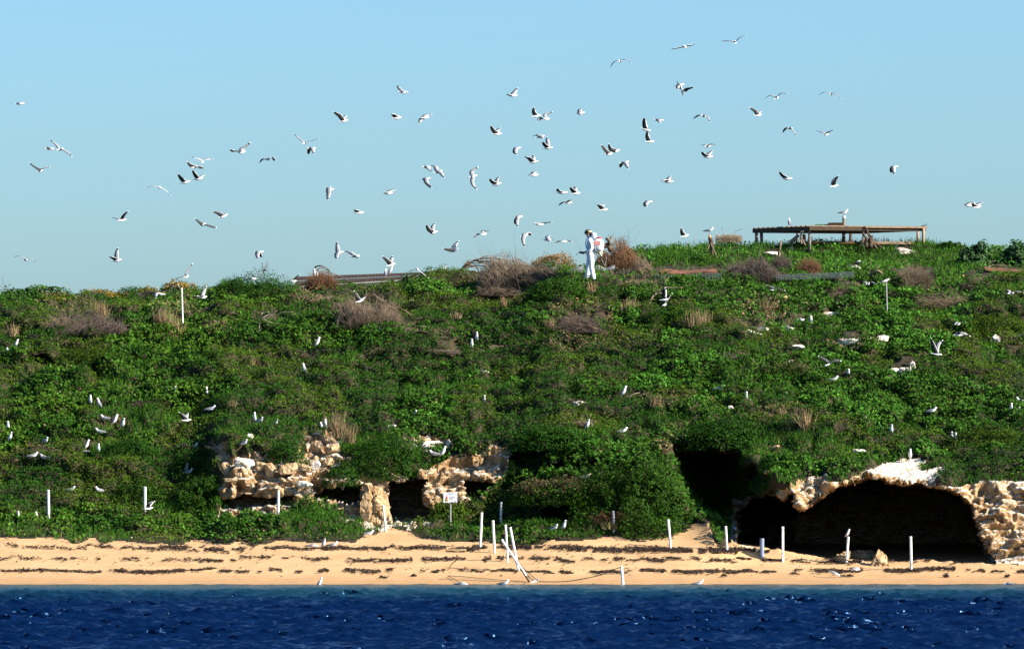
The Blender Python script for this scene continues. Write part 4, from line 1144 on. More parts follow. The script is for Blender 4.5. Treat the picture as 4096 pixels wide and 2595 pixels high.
def tuft(px, py, rx, ry, label, n=160, col=STRAW):
    d = dep(px, py + ry) - 0.3
    s = mpp(d)
    c = np.array(W(px, py + ry, d))
    p = RNG.normal(size=(n, 3)) * np.array([rx * s * .5, rx * s * .4, 0.01])
    V, F, T = blades(p, ry * s * 2 * (0.5 + .6 * RNG.random(n)), 0.004 + 0.006 * RNG.random(n), jit(np.asarray(col) * 1.25, n), 0.22)
    o = mesh_np("grass_tuft", V, F, [M['straw']], T)
    o.location = tuple(c)
    tag(o, label, "grass tuft", "dry grass tufts on the hillside")
for a in [
    (402, 1240, 28, 32, "tan grass tuft below the skyline shrub on the left hillside", 240), (660, 1275, 34, 44, "tall straw tuft just left of the white pole", 300), (695, 1305, 40, 28, "low straw tuft at the foot of the white pole", 240),
    (850, 1315, 34, 22, "pale grass tuft right of the tall white pole", 200), (2368, 1150, 16, 26, "tan tuft right below the man's feet", 120), (2520, 1218, 28, 26, "straw tuft left of the forked bare branch's foot", 140),
    (2795, 1275, 48, 34, "wide pale tuft on the middle right hillside", 260), (3070, 1225, 24, 34, "tall tan tuft up on the dry slope under the grey brush dome", 150), (3000, 1215, 14, 26, "thin tuft with a pale stem left of the dry brown earth", 90),
    (3222, 1685, 22, 46, "tall tan tuft above the black gully", 220), (3130, 1650, 20, 26, "small tan tuft left of the tall one above the gully", 110), (2622, 1605, 18, 22, "tan tuft leaning right beside a gull mid-hill", 120),
    (2780, 1638, 12, 20, "thin dry tuft among leaves mid-hill, right of centre", 70), (3342, 1612, 24, 22, "brown tuft above the pair of gulls on the right hillside", 150), (1350, 1700, 24, 52, "tall brown grass tuft on top of the broken rock stack", 200),
    (1395, 1735, 22, 36, "grey dry weeds right of the broken rock stack", 140), (1010, 1445, 24, 20, "small straw tuft by the dark hollow under the left bush", 120), (520, 1558, 30, 18, "straw tuft above the pair of gulls on the left hillside", 140),
    (925, 1612, 22, 14, "straw tuft on the left hillside near the gull facing right", 110), (480, 1855, 16, 26, "thin dry tuft below the dark shading bush", 90), (240, 1825, 24, 22, "straw tuft beside the sitting gulls on the left", 120),
    (2200, 1292, 18, 22, "small pinkish tuft at the left of the big grey dead bush", 100), (2015, 1205, 14, 22, "thin pale tuft below the twig mat", 80), (2310, 1680, 14, 10, "tiny tuft among bright leaves mid-hill", 50),
    (50, 1320, 22, 26, "pale weed stalks above the gull at the left edge", 110), (1830, 1260, 18, 14, "small dry tuft in leaves below the branch pile", 60), (2580, 1255, 12, 20, "small straw tuft under the low gull's wing tip", 60),
    (2850, 1600, 10, 14, "small dry stem tuft near the gull in the shade", 40), (2440, 2100, 36, 16, "pinkish dry grass at the foot of the low black burrow", 160)]:
    tuft(*a)

# ------------------------------------------------------------------ wrack lines of seaweed on the sand
def weed_pieces(px, py, rxm, rzm):
    n = len(px)
    d = np.array([dep(a, b) for a, b in zip(px, py)])
    c = W(px, py, d); c[:, 2] += 0.01
    V0, F0 = np.array([(1, 0, 0), (-1, 0, 0), (0, 1, 0), (0, -1, 0), (0, 0, 1), (0, 0, -.6)], float), np.array([(0, 2, 4), (2, 1, 4), (1, 3, 4), (3, 0, 4), (2, 0, 5), (1, 2, 5), (3, 1, 5), (0, 3, 5)])
    V = np.repeat(V0[None], n, 0) * (1 + 0.35 * RNG.normal(size=(n, 6, 1)))
    V = V * np.stack([rxm, rxm * .7, rzm], 1)[:, None]
    a = RNG.random(n) * 6.28
    x = V[..., 0] * np.cos(a)[:, None] - V[..., 1] * np.sin(a)[:, None]; y = V[..., 0] * np.sin(a)[:, None] + V[..., 1] * np.cos(a)[:, None]
    V = np.stack([x, y, V[..., 2]], -1) + c[:, None]
    return V.reshape(-1, 3), (F0[None] + 6 * np.arange(n)[:, None, None]).reshape(-1, 3)
def wrack():
    L = []
    for x0, x1, y0, y1, th, nper, seed in [
        (-100, 350, 2180, 2188, 9, .5, 1), (350, 640, 2184, 2192, 10, .9, 2), (640, 1010, 2186, 2204, 13, 2.3, 3), (1000, 1330, 2184, 2196, 9, 1.1, 4), (1290, 1560, 2188, 2196, 10, 1.9, 5), (1560, 1900, 2188, 2194, 9, 1.9, 6),
        (1890, 2340, 2186, 2194, 11, 2.6, 7), (2240, 2560, 2186, 2204, 13, 3.4, 8), (2500, 2950, 2196, 2204, 13, 3.6, 9), (2940, 3080, 2192, 2200, 10, 1.6, 10), (3040, 3260, 2238, 2242, 8, 1.5, 11), (3240, 3480, 2240, 2246, 11, 3.0, 12),
        (3530, 3720, 2244, 2240, 8, 1.2, 13), (3800, 3900, 2254, 2254, 4, .4, 14), (-100, 800, 2232, 2238, 10, .55, 15), (800, 960, 2244, 2244, 9, 1.3, 16), (960, 1330, 2226, 2234, 8, .9, 17), (1390, 1650, 2240, 2240, 10, 2.2, 18),
        (1690, 1870, 2238, 2238, 10, 1.6, 19), (1930, 2300, 2236, 2238, 10, 1.8, 20), (2290, 2480, 2232, 2240, 8, .8, 21), (2450, 2660, 2232, 2240, 9, 1.9, 22), (2660, 2960, 2228, 2240, 9, 1.5, 23), (2950, 3060, 2232, 2232, 5, .9, 24),
        (-100, 460, 2282, 2284, 6, 1.2, 25), (460, 740, 2284, 2286, 9, 2.0, 26), (740, 1080, 2278, 2282, 6, 1.2, 27), (1080, 1420, 2278, 2284, 7, 1.4, 28), (1380, 1680, 2278, 2284, 8, 1.9, 29), (1680, 2060, 2280, 2284, 7, 1.8, 30),
        (2060, 2260, 2284, 2286, 6, 1.3, 31), (2240, 2520, 2283, 2285, 8, 2.2, 32), (2500, 2900, 2282, 2284, 7, 2.0, 33), (2700, 3200, 2282, 2286, 8, 2.4, 34), (3180, 3450, 2284, 2280, 9, 2.6, 35), (3540, 3820, 2282, 2276, 10, 2.8, 36), (3800, 4250, 2282, 2278, 8, 1.9, 37)]:
        n = int((x1 - x0) * nper * 2.0)
        x = x0 + RNG.random(n) * (x1 - x0)
        y = np.interp(x, [x0, x1], [y0, y1]) + RNG.normal(size=n) * th * 0.42 + 5 * vnoise(np.stack([x / 60, x * 0, x * 0], 1), seed)
        keep = (vnoise(np.stack([x / 26, y / 9, x * 0], 1), seed + 50) + 0.6 * vnoise(np.stack([x / 90, x * 0, x * 0], 1), seed + 70)) > (-0.42 if y0 < 2212 and x0 > 600 else -0.22)
        L.append(np.stack([x[keep], y[keep]], 1))
    x = RNG.random(260) * 4200 - 50; y = 2170 + RNG.random(260) * 135
    k = y > VEGL_at(x) + 8
    L.append(np.stack([x[k], y[k]], 1))
    Q = np.concatenate(L)
    n = len(Q)
    V, F = weed_pieces(Q[:, 0], Q[:, 1], 0.018 + 0.062 * RNG.random(n) ** 2.2, 0.006 + 0.022 * RNG.random(n) ** 2)
    tag(mesh_np("seaweed", V, F, [M['weed']]), kind='stuff')
wrack()
for px, py, w, h, lab in [(1537, 2311, 17, 5, "dark seaweed clump near the water, larger of two left of the rope"), (1655, 2304, 10, 4, "small dark seaweed clump right of the larger one near the water"), (2896, 2305, 12, 5, "dark seaweed lump near the water right of the swimming gull"),
                          (3785, 2308, 12, 8, "black seaweed lump standing up from the sand, right of the beach boulders"), (4028, 2308, 9, 5, "small dark seaweed lump near the right end of the beach"), (3395, 2306, 14, 4, "flat dark seaweed scrap between the two gulls on the beach"), (1283, 2288, 12, 4, "flat seaweed scrap on the damp sand left of the clumps")]:
    n = 60
    V, F = weed_pieces(px + RNG.normal(size=n) * w * .5, np.full(n, float(py)), np.full(n, .045), np.full(n, .02))
    s = mpp(dep(px, py))
    V = V.copy(); V[:, 2] += np.repeat(np.abs(RNG.normal(size=n)) * h * s * .8, 6)
    o = mesh_np("seaweed_clump", V, F, [M['weed']])
    tag(o, lab, "seaweed", "seaweed clumps by the water")
# ------------------------------------------------------------------ posts, ropes, sign
GP = "white marker posts"
def post(bx, by, tx, ty, label, w=11, d=None, cap=True, m='whitepaint', name="marker_post", cat="post", group=GP, dark_from=None):
    d = (dep(bx, by) - 0.15) if d is None else d
    s = mpp(d)
    a, b = Vector(W(bx, by, d)), Vector(W(tx, ty, d))
    e = empty(name, a, label, cat, group)
    v = b - a
    mb = MB(); mb.tube([v.normalized() * -0.25, v * 0.5, v], [w * s / 2] * 3, 10)
    mb.build("shaft", M[m], e)
    if cap:
        mb = MB(); mb.tube([v * 0.985, v * 1.0 + v.normalized() * 0.012, v + v.normalized() * 0.022], [w * s * .56, w * s * .56, w * s * .3], 10); mb.build("cap", M[m], e)
    return e
post(195, 2083, 193, 1961, "white post farthest left at the foot of the green slope")
post(580, 2062, 580, 1948, "white post with a low-flying gull beside it")
post(1112, 2075, 1114, 1962, "white post in front of the undercut cliff ledge")
post(1543, 2118, 1533, 2022, "white post leaning against the foot of the rock pillar", 9)
post(1921, 2186, 1927, 2051, "leftmost post of the close cluster on the sand, leaning slightly right", 10)
post(1978, 2206, 1972, 2083, "white post second in the close cluster, leaning slightly left", 10)
post(2003, 2088, 2005, 2010, "white post standing in the green leaves above the close cluster", 9)
post(2031, 2242, 2022, 2100, "white post crossed by the fallen leaning post", 9)
post(2073, 2277, 2041, 2110, "rightmost post of the close cluster, leaning left", 10)
e = post(2087, 2275, 2008, 2159, "fallen white post leaning steeply across the cluster, dark lower end in the sand", 9, dep(2110, 2325) - .1)
a, b = Vector(W(2087, 2275, dep(2110, 2325) - .1)), Vector(W(2118, 2327, dep(2110, 2325) - .1))
mb = MB(); mb.tube([Vector((0, 0, 0)), b - a], [.036, .03], 8); o = mb.build("dark_foot", M['darkwood'], e); tag(o, "dark wet lower end")
post(2455, 2118, 2454, 2046, "short white post in the leaves right of the low black burrow", 9)
post(2682, 2182, 2673, 2079, "white post standing left of the black gully", 10)
post(2908, 2193, 2903, 2106, "white post standing before the black gully", 9)
post(3131, 2237, 3131, 2108, "white post between the black gully and the cave", 10)
post(3386, 2246, 3393, 2148, "white post with a gull perched on its dark top", 10)
post(3645, 2279, 3643, 2147, "white post before the big cave, nearest the right edge", 10)
post(2492, 2340, 2486, 2266, "white post at the water's edge with a rope tied to its top", 11, -0.4)
post(732, 1328, 727, 1154, "tall white pole on the left hillside", 6, None, True, 'whitepaint', "tall_pole", "pole", None)
post(3549, 1272, 3545, 1130, "tall grey pole on the right hillside with a gull landing on it", 6, None, False, 'galv', "tall_pole", "pole", None)
post(3048, 2196, 3048, 2152, "grey-blue stump of a plastic post in the cave's shade", 17, None, False, 'greyblue', "short_post", "post", None)

GR = "ropes at the water's edge"
def rope(pts, label, w=3.2, d=None, name="rope", m='rope', group=GR):
    q = []
    for x, y, *dd in pts:
        q.append(Vector(W(x, y, dd[0] if dd else ((dep(x, y) - .12) if d is None else d))))
    r = []
    for i in range(len(q) - 1):
        p0, p1, p2, p3 = q[max(i - 1, 0)], q[i], q[i + 1], q[min(i + 2, len(q) - 1)]
        for k in range(6):
            t = k / 6
            r.append(0.5 * ((2 * p1) + (p2 - p0) * t + (2 * p0 - 5 * p1 + 4 * p2 - p3) * t * t + (3 * p1 - p0 - 3 * p2 + p3) * t ** 3))
    r.append(q[-1])
    mb = MB(); mb.tube(r, w * mpp(0) / 2, 5)
    o = mb.build(name, M[m])
    return tag(o, label, "rope", group)
rope(zc(*A4, [(1290, 1465), (1400, 1468), (1560, 1465), (1720, 1440), (1900, 1400), (1990, 1360), (2075, 1330)]), "dark rope hanging in a long sag from the post at the water's edge", 3.6, -0.3)
rope(zc(*A4, [(448, 1412), (600, 1420), (800, 1440), (1000, 1455), (1215, 1472)]), "thin dark rope lying along the sand from the crooked stick to the white board", 2.4)
rope(zc(*A4, [(448, 1412), (520, 1450), (600, 1490)]), "short rope running from the crooked stick down into the water", 2.2)
rope(zc(*A4, [(470, 1335), (560, 1350), (640, 1355)]), "thin cord lying on the sand to the right of the crooked stick", 1.8)
rope(zc(*A4, [(1100, 1265), (1150, 1330), (1220, 1395), (1280, 1450)]), "dark rope running down from the leaning posts to the white board", 3.2)
GW = "sagging wires between the white posts"
rope(zc(*A4, [(2012, 818), (2150, 845), (2300, 870)]) + zc(*A5, [(150, 985), (280, 1010), (405, 1015)]), "sagging dark wire between two posts above the leaves, left of the gully", 2.2, 7.3, "wire", 'rope', GW)
rope(zc(*A5, [(405, 1015), (560, 1045), (740, 1060)]), "dark wire running right from the post beside the black gully", 2.0, 6.6, "wire", 'rope', GW)
rope(zc(*A3, [(1100, 870), (1250, 900), (1400, 910), (1560, 895), (1722, 880)]), "dark wire sagging in front of the rock pillar", 2.2, 8.6, "wire", 'rope', GW)
rope(zc(*A6, [(650, 1358), (800, 1362), (960, 1360)]), "thin line lying on the sand behind the flapping gull", 1.6)
rope(zc(*A6, [(1300, 1345), (1335, 1325), (1362, 1290)]), "stub of rope tied round the post before the big cave", 2.4, dep(3645, 2279) - .3)
# white board at the end of the rope
d0 = dep(2130, 2325) - .2
mb = MB(); mb.box((0, 0, 0), (.26, .10, .06), Matrix.Rotation(R(-24), 3, 'Y')); mb.box((.09, 0, .055), (.08, .1, .05), Matrix.Rotation(R(-24), 3, 'Y'))
o = mb.build("broken_board", M['whitepaint']); o.location = tuple(W(2138, 2324, d0)); tag(o, "broken white board lying at the water's edge where the ropes meet", "board")

# warning sign
d = dep(1802, 2086) - 0.2
s = mpp(d)
c = Vector(W(1801.5, 2086, d))
e = empty("warning_sign", c, "white warning sign on a grey steel post before the caves", "sign")
def Lp(px, py, off=0.0):
    p = Vector(W(px, py, d)) - c
    p.y -= off
    return p
mb = MB(); mb.tube([Vector((0, 0, -.3)), Lp(1802, 1975)], .027, 10); mb.build("post", M['galv'], e)
w, h = 55 * s, 41 * s
bc = Lp(1801.5, 1988, .04)
mb = MB(); mb.box(bc, (w, .012, h)); mb.build("board", M['signface'], e)
def flat(name, px, py, wpx, hpx, m):
    p = Lp(px, py, .049); mb = MB(); mb.box(p, (wpx * s, .003, hpx * s)); return mb.build(name, M[m], e)
fc = bpy.data.curves.new("heading", 'FONT'); fc.body = "Cave Area"; fc.size = 6.4 * s; fc.align_x = 'CENTER'; fc.align_y = 'CENTER'
tmp = bpy.data.objects.new("heading_tmp", fc); COL.objects.link(tmp)
bpy.context.view_layer.update()
me = bpy.data.meshes.new_from_object(tmp.evaluated_get(bpy.context.evaluated_depsgraph_get()))
bpy.data.objects.remove(tmp)
ho = link("heading", me, [M['signink']], e); ho.location = Lp(1801.5, 1972.5, .0485); ho.rotation_euler = (R(90), 0, 0)
flat("text_line", 1802, 1977, 21, 1.4, 'signgrey')
for k, (yy, ww) in enumerate([(1985, 22), (1988.5, 25), (1992, 16), (1995.5, 15)]): flat("text_line", 1797.5 + ww / 2, yy, ww, 1.5, 'signgrey')
mb = MB()
t = [Lp(1786.8, 1980.5, .05), Lp(1781.5, 1992.5, .05), Lp(1791.8, 1992.5, .05)]
mb.add([q for q in t] + [q + Vector((0, .004, 0)) for q in t], [(0, 1, 2), (3, 5, 4), (0, 3, 4, 1), (1, 4, 5, 2), (2, 5, 3, 0)]); mb.build("warning_triangle", M['signred'], e)
flat("pictogram", 1786.8, 1999.5, 10.5, 10.5, 'signyellow')
mb = MB(); mb.box(Lp(1785, 1997.5, .0525), (6 * s, .003, 6 * s)); mb.build("pictogram_figure", M['signink'], e)
flat("logo", 1808.5, 2005.5, 2.2, 3.5, 'signink'); flat("logo", 1822.5, 2005.5, 3.2, 4, 'signink'); flat("text_line", 1815.5, 2006, 7, 1.2, 'signgrey')

# ------------------------------------------------------------------ timber platform on the ridge
def PW(px, py, d): return Vector(W(px, py, d))
A_, B_, C_ = PW(3012, 916.5, 39.2), PW(3238, 906, 36.6), PW(3702, 908, 37.6)
ztop = (A_.z + B_.z + C_.z) / 3
A_.z = B_.z = C_.z = ztop
D_ = A_ + C_ - B_
e = empty("timber_platform", (B_.x, B_.y, ztop - .65), "weathered timber platform frame on posts on the right skyline", "platform")
og = Vector(e.location)
def beam(name, a, b, w, h, m):
    mb = MB(); mb.beam(a - og, b - og, w, h); return mb.build(name, M[m], e)
dz = Vector((0, 0, -.07))
beam("fascia_board", A_ + dz, B_ + dz, .05, .15, 'darkwood'); beam("fascia_board", B_ + dz * 1.1, C_ + dz * 1.1, .05, .13, 'darkwood')  # dark timber puts the shade of the unlit sides into these boards
beam("fascia_board", A_ + dz * 1.3, D_ + dz * 1.3, .05, .12, 'paletimber'); beam("fascia_board", D_ + dz, C_ + dz, .05, .12, 'paletimber')
for k in range(12):
    t0 = (k + .5) / 12
    a = A_.lerp(B_, t0); b = D_.lerp(C_, t0)
    beam("plank", a + Vector((-.05, 0, .02)), b + Vector((.05, 0, .02)), .20, .035, 'paletimber' if k > 8 else 'greytimber')
beam("rail", B_.lerp(C_, .47) + Vector((0, -.05, -.01)), C_ + Vector((.06, -.05, -.01)), .05, .055, 'paletimber')
def leg(px, tpy, bpy_, d, wpx, m, name="post"):
    s = mpp(d); a = PW(px, bpy_, d); a.z -= .25; b = PW(px, tpy, d)
    mb = MB(); mb.tube([a - og, (a + b) / 2 - og + Vector((random.gauss(0, .008), 0, 0)), b - og], wpx * s / 2, 9); return mb.build(name, M[m], e, True)
leg(3025, 917, 970, 39.3, 13, 'paletimber'); leg(3045, 921, 970, 38.9, 13, 'darkwood'); leg(3239, 908, 978, 36.75, 12, 'greytimber'); leg(3694, 911, 980, 37.5, 12, 'paletimber')
leg(3190, 922, 972, 41, 11, 'greytimber'); leg(3403, 922, 972, 41, 12, 'darkwood'); leg(3671, 922, 972, 40, 11, 'paletimber'); leg(3455, 912, 975, 37.2, 10, 'greytimber')
beam("low_plank", PW(3246, 970, 37.2), PW(3440, 970, 37.3), .05, .075, 'rust'); beam("low_plank", PW(3500, 971, 37.4), PW(3686, 972, 37.6), .05, .10, 'paletimber')
# tall post through the middle with a whitened top
d = 39.0; s = mpp(d)
e2 = empty("tall_timber_post", PW(3374, 968, d), "tall round post rising through the platform, white-stained top under a gull", "post")
mb = MB(); mb.tube([Vector((0, 0, -.2)), PW(3376, 872, d) - Vector(e2.location)], 14 * s / 2, 10); mb.build("shaft", M['greytimber'], e2)
mb = MB(); mb.tube([PW(3376, 872, d) - Vector(e2.location), PW(3376, 864, d) - Vector(e2.location)], 14.5 * s / 2, 10); o = mb.build("stained_top", M['whitepaint'], e2); tag(o, "white-stained top")
mb = MB(); mb.tube([PW(3378, 928, d - .1) - Vector(e2.location), PW(3388, 928, d - .1) - Vector(e2.location)], 5 * s, 8); mb.build("knot", M['darkwood'], e2)
# dark crate and green panel lying on the planks
def boxobj(name, x0, y0, x1, y1, d, dp, m, label, cat):
    a, b = PW(x0, y1, d), PW(x1, y0, d)
    mb = MB(); mb.box((0, 0, 0), (b.x - a.x, dp, b.z - a.z)); mb.box((0, 0, (b.z - a.z) / 2 + .012), (b.x - a.x + .03, dp + .03, .022))
    o = mb.build(name, M[m]); o.location = ((a.x + b.x) / 2, a.y + dp / 2, (a.z + b.z) / 2); return tag(o, label, cat)
boxobj("dark_crate", 3317, 893, 3372, 906, 37.6, .5, 'darkwood', "dark low crate lying on the platform against the tall post", "crate")
boxobj("green_panel", 3265, 898, 3314, 906, 37.8, .6, 'greenpanel', "pale green panel lying on the platform left of the dark crate", "panel")
limbs("stick", 3700, 905, "thin dark stick poking out over the platform's right corner", "stick", [([(3683, 907), (3700, 902), (3712, 896)], 5, 1.5)], 'darkwood', DW, 37.5)
limbs("leaning_log", 3160, 970, "thick grey log leaning up under the platform, left of the cut stump", "log", [([(3160, 972), (3195, 940)], 17, 14)], 'greybark', DW, 37.0)
limbs("cut_stump", 3216, 972, "short upright log with an orange sawn top under the platform", "stump", [([(3217, 974), (3216, 943)], 15, 14), ([(3216, 943), (3216, 940)], 14.5, 12)], 'bark', DW, 37.3)
o = [q for q in COL.objects if q.name.startswith("cut_stump")][-1].children[1]; o.name = "sawn_top"; o.data.materials[0] = M['cutwood']
limbs("forked_stick", 3206, 974, "forked upright stick standing in front of the cut stump", "stick", [(zp([(770, 530), (765, 440), (775, 370)]), 9, 7), (zp([(765, 450), (790, 500), (812, 540)]), 6, 8), (zp([(775, 400), (795, 370)]), 4, 3)], 'greybark', DW, 36.6)
limbs("driftwood_root", 3450, 1000, "big dark uprooted driftwood leaning on the platform, legs spread", "driftwood",
      [(zp([(1535, 330), (1560, 380), (1610, 440), (1660, 520), (1740, 580)]), 11, 8), (zp([(1510, 360), (1515, 410), (1570, 470), (1610, 510)]), 10, 8), (zp([(1560, 460), (1545, 520), (1560, 575)]), 20, 14), (zp([(1600, 500), (1640, 540), (1670, 570)]), 22, 14), (zp([(1580, 470), (1610, 520), (1600, 575)]), 22, 18), (zp([(1520, 480), (1475, 530), (1440, 600)]), 8, 6), (zp([(1545, 345), (1575, 420), (1600, 480)]), 7, 5)], 'darkwood', DW, 36.2)
# ------------------------------------------------------------------ low roof beyond the ridge
d1, d2 = 37.4, 35.6
e = empty("shed", PW(1550, 1150, 36.5), "long low shed roof of dark brown steel behind the ridge", "shed")
og = Vector(e.location)
def rowpts(n, x0, y0, x1, y1, d): return [PW(x0 + (x1 - x0) * k / n, y0 + (y1 - y0) * k / n, d) for k in range(n + 1)]
NB = 12
top, midl, eav = rowpts(NB, 1180, 1107, 1900, 1082, 37.6), rowpts(NB, 1180, 1122, 1900, 1090, 36.6), rowpts(NB, 1180, 1142, 1900, 1096, 35.6)
for r0, r1, lift in ((top, midl, .0), (midl, eav, -.025)):
    for k in range(NB):
        mb = MB(); a, b, c2, d3 = r0[k], r0[k + 1], r1[k + 1], r1[k]
        nn = 10; V, F = [], []
        for q in range(nn + 1):
            t = q / nn; zz = .006 * (q % 2) + .002 * (k % 2)
            u = a.lerp(b, t * 1.004 - .002) - og; v = d3.lerp(c2, t * 1.004 - .002) - og
            V += [u + Vector((0, 0, zz + lift)), v + Vector((0, 0, zz + lift)), u + Vector((0, 0, zz + lift - .01)), v + Vector((0, 0, zz + lift - .01))]
        for q in range(nn):
            i = q * 4
            F += [(i, i + 1, i + 5, i + 4), (i + 2, i + 6, i + 7, i + 3), (i + 1, i + 3, i + 7, i + 5), (i, i + 4, i + 6, i + 2)]
        mb.add(V, F); mb.build("roof_sheet", M['roof'], e)
mb = MB()
for q in range(int((eav[-1] - eav[0]).length / .075)):
    p = eav[0].lerp(eav[-1], q * .075 / (eav[-1] - eav[0]).length) - og + Vector((0, -.01, -.06))
    mb.box(p, (.045, .02, .05))
o = mb.build("eave_teeth", M['eave'], e); o["kind"] = "stuff"
mb = MB(); mb.beam(eav[0] - og + Vector((0, .03, -.1)), eav[-1] - og + Vector((0, .03, -.1)), .03, .07); mb.build("eave_board", M['eave'], e)
mb = MB()
a, b = eav[0] - og + Vector((0, .12, -.15)), eav[-1] - og + Vector((0, .12, -.15))
mb.beam(a + Vector((0, 0, -.4)), b + Vector((0, 0, -.4)), .08, .8); mb.build("wall", M['darkwood'], e)

# ------------------------------------------------------------------ sheets, wire mesh and planks lying about
def sheet(name, pts, d, th, m, label, cat, group=None, dpt=0.8):
    """a slab lying near-level: pts front edge photo positions (left, right), depth dpt"""
    (x0, y0), (x1, y1) = pts
    a, b = PW(x0, y0, d), PW(x1, y1, d)
    mb = MB(); n = 8
    V, F = [], []
    for k in range(n + 1):
        t = k / n; p = a.lerp(b, t) + Vector((0, 0, .03 * math.sin(t * 9 + x0)))
        q = p + Vector((0, dpt, .12 + .03 * math.sin(t * 7)))
        V += [p, q, p - Vector((0, 0, th)), q - Vector((0, 0, th))]
    c0 = (a + b) / 2
    V = [v - c0 for v in V]
    for k in range(n):
        i = k * 4
        F += [(i, i + 4, i + 5, i + 1), (i + 2, i + 3, i + 7, i + 6), (i, i + 2, i + 6, i + 4), (i + 1, i + 5, i + 7, i + 3)]
    F += [(0, 1, 3, 2), (n * 4, n * 4 + 2, n * 4 + 3, n * 4 + 1)]
    mb.add(V, F); o = mb.build(name, M[m]); o.location = tuple(c0)
    return tag(o, label, cat, group)
sheet("grey_plank", [(2180, 1090), (2335, 1080)], 29.5, .10, 'greyplank', "long grey weathered plank lying left of the man in white", "plank", None, .5)
sheet("grey_plank", [(2375, 1080), (2460, 1076)], 29.5, .05, 'greyplank', "grey plank showing to the right of the man's legs", "plank", None, .5)
sheet("rusty_sheet", [(2640, 1094), (2870, 1087)], 28.2, .05, 'rust', "long rusty metal sheet lying over the wire mesh right of the man", "sheet", None, .5)
sheet("rusty_sheet", [(3942, 1078), (4130, 1092)], 30.0, .05, 'rust', "orange rusty sheet lying flat at the right edge of the hill", "sheet", None, .9)
def wire_tunnel(name, x0, y0, x1, y1, rpx, d, label, step=.06, arch=True):
    a, b = PW(x0, y0, d), PW(x1, y1, d); r = rpx * mpp(d)
    e = empty(name, (a + b) / 2, label, "wire mesh", "wire mesh left on the hillside")
    L = (b - a).length; ax = (b - a).normalized(); og = (a + b) / 2
    mb = MB(); nh = int(L / step); na = 9
    def pt(t, k): 
        an = math.pi * k / na
        return a + ax * (t * L) + Vector((0, -math.cos(an) * r * 1.3, math.sin(an) * r)) - og
    for i in range(nh + 1):
        mb.tube([pt(i / nh, k) for k in range(na + 1)], .0055, 3, 0, False)
    o = mb.build("hoop_wires", M['galv'], e); o["kind"] = "stuff"
    mb = MB()
    for k in range(na + 1):
        mb.tube([pt(t / 6, k) for t in range(7)], .0055, 3, 0, False)
    o = mb.build("long_wires", M['galv'], e); o["kind"] = "stuff"
wire_tunnel("wire_tunnel", 3105, 1120, 3415, 1107, 20, 28.0, "long low tunnel of silver-grey wire mesh on the right hillside")
wire_tunnel("wire_mesh", 2620, 1128, 2885, 1120, 28, 27.8, "sagging grey wire mesh roll under the rusty sheet right of the man", .11)
wire_tunnel("wire_cage", 4056, 1368, 4130, 1372, 34, 21.6, "grey wire cage cut by the right edge of the picture", .09)
# ------------------------------------------------------------------ the person in the white coverall
def skin_mesh(name, verts, edges, radii, mats, parent, root=0, sub=2):
    me = bpy.data.meshes.new(name)
    me.from_pydata(verts, edges, [])
    o = bpy.data.objects.new(name, me); COL.objects.link(o)
    sk = o.modifiers.new("skin", 'SKIN'); sk.use_smooth_shade = True
    sv_ = me.skin_vertices[0].data
    for i, r in enumerate(radii):
        sv_[i].radius = r if isinstance(r, tuple) else (r, r)
        sv_[i].use_root = (i == root)
    ss = o.modifiers.new("sub", 'SUBSURF'); ss.levels = ss.render_levels = sub
    bpy.context.view_layer.update()
    me2 = bpy.data.meshes.new_from_object(o.evaluated_get(bpy.context.evaluated_depsgraph_get()))
    bpy.data.objects.remove(o); bpy.data.meshes.remove(me)
    for p in me2.polygons: p.use_smooth = True
    me2.name = name
    me2.materials.clear()
    return link(name, me2, mats, parent)

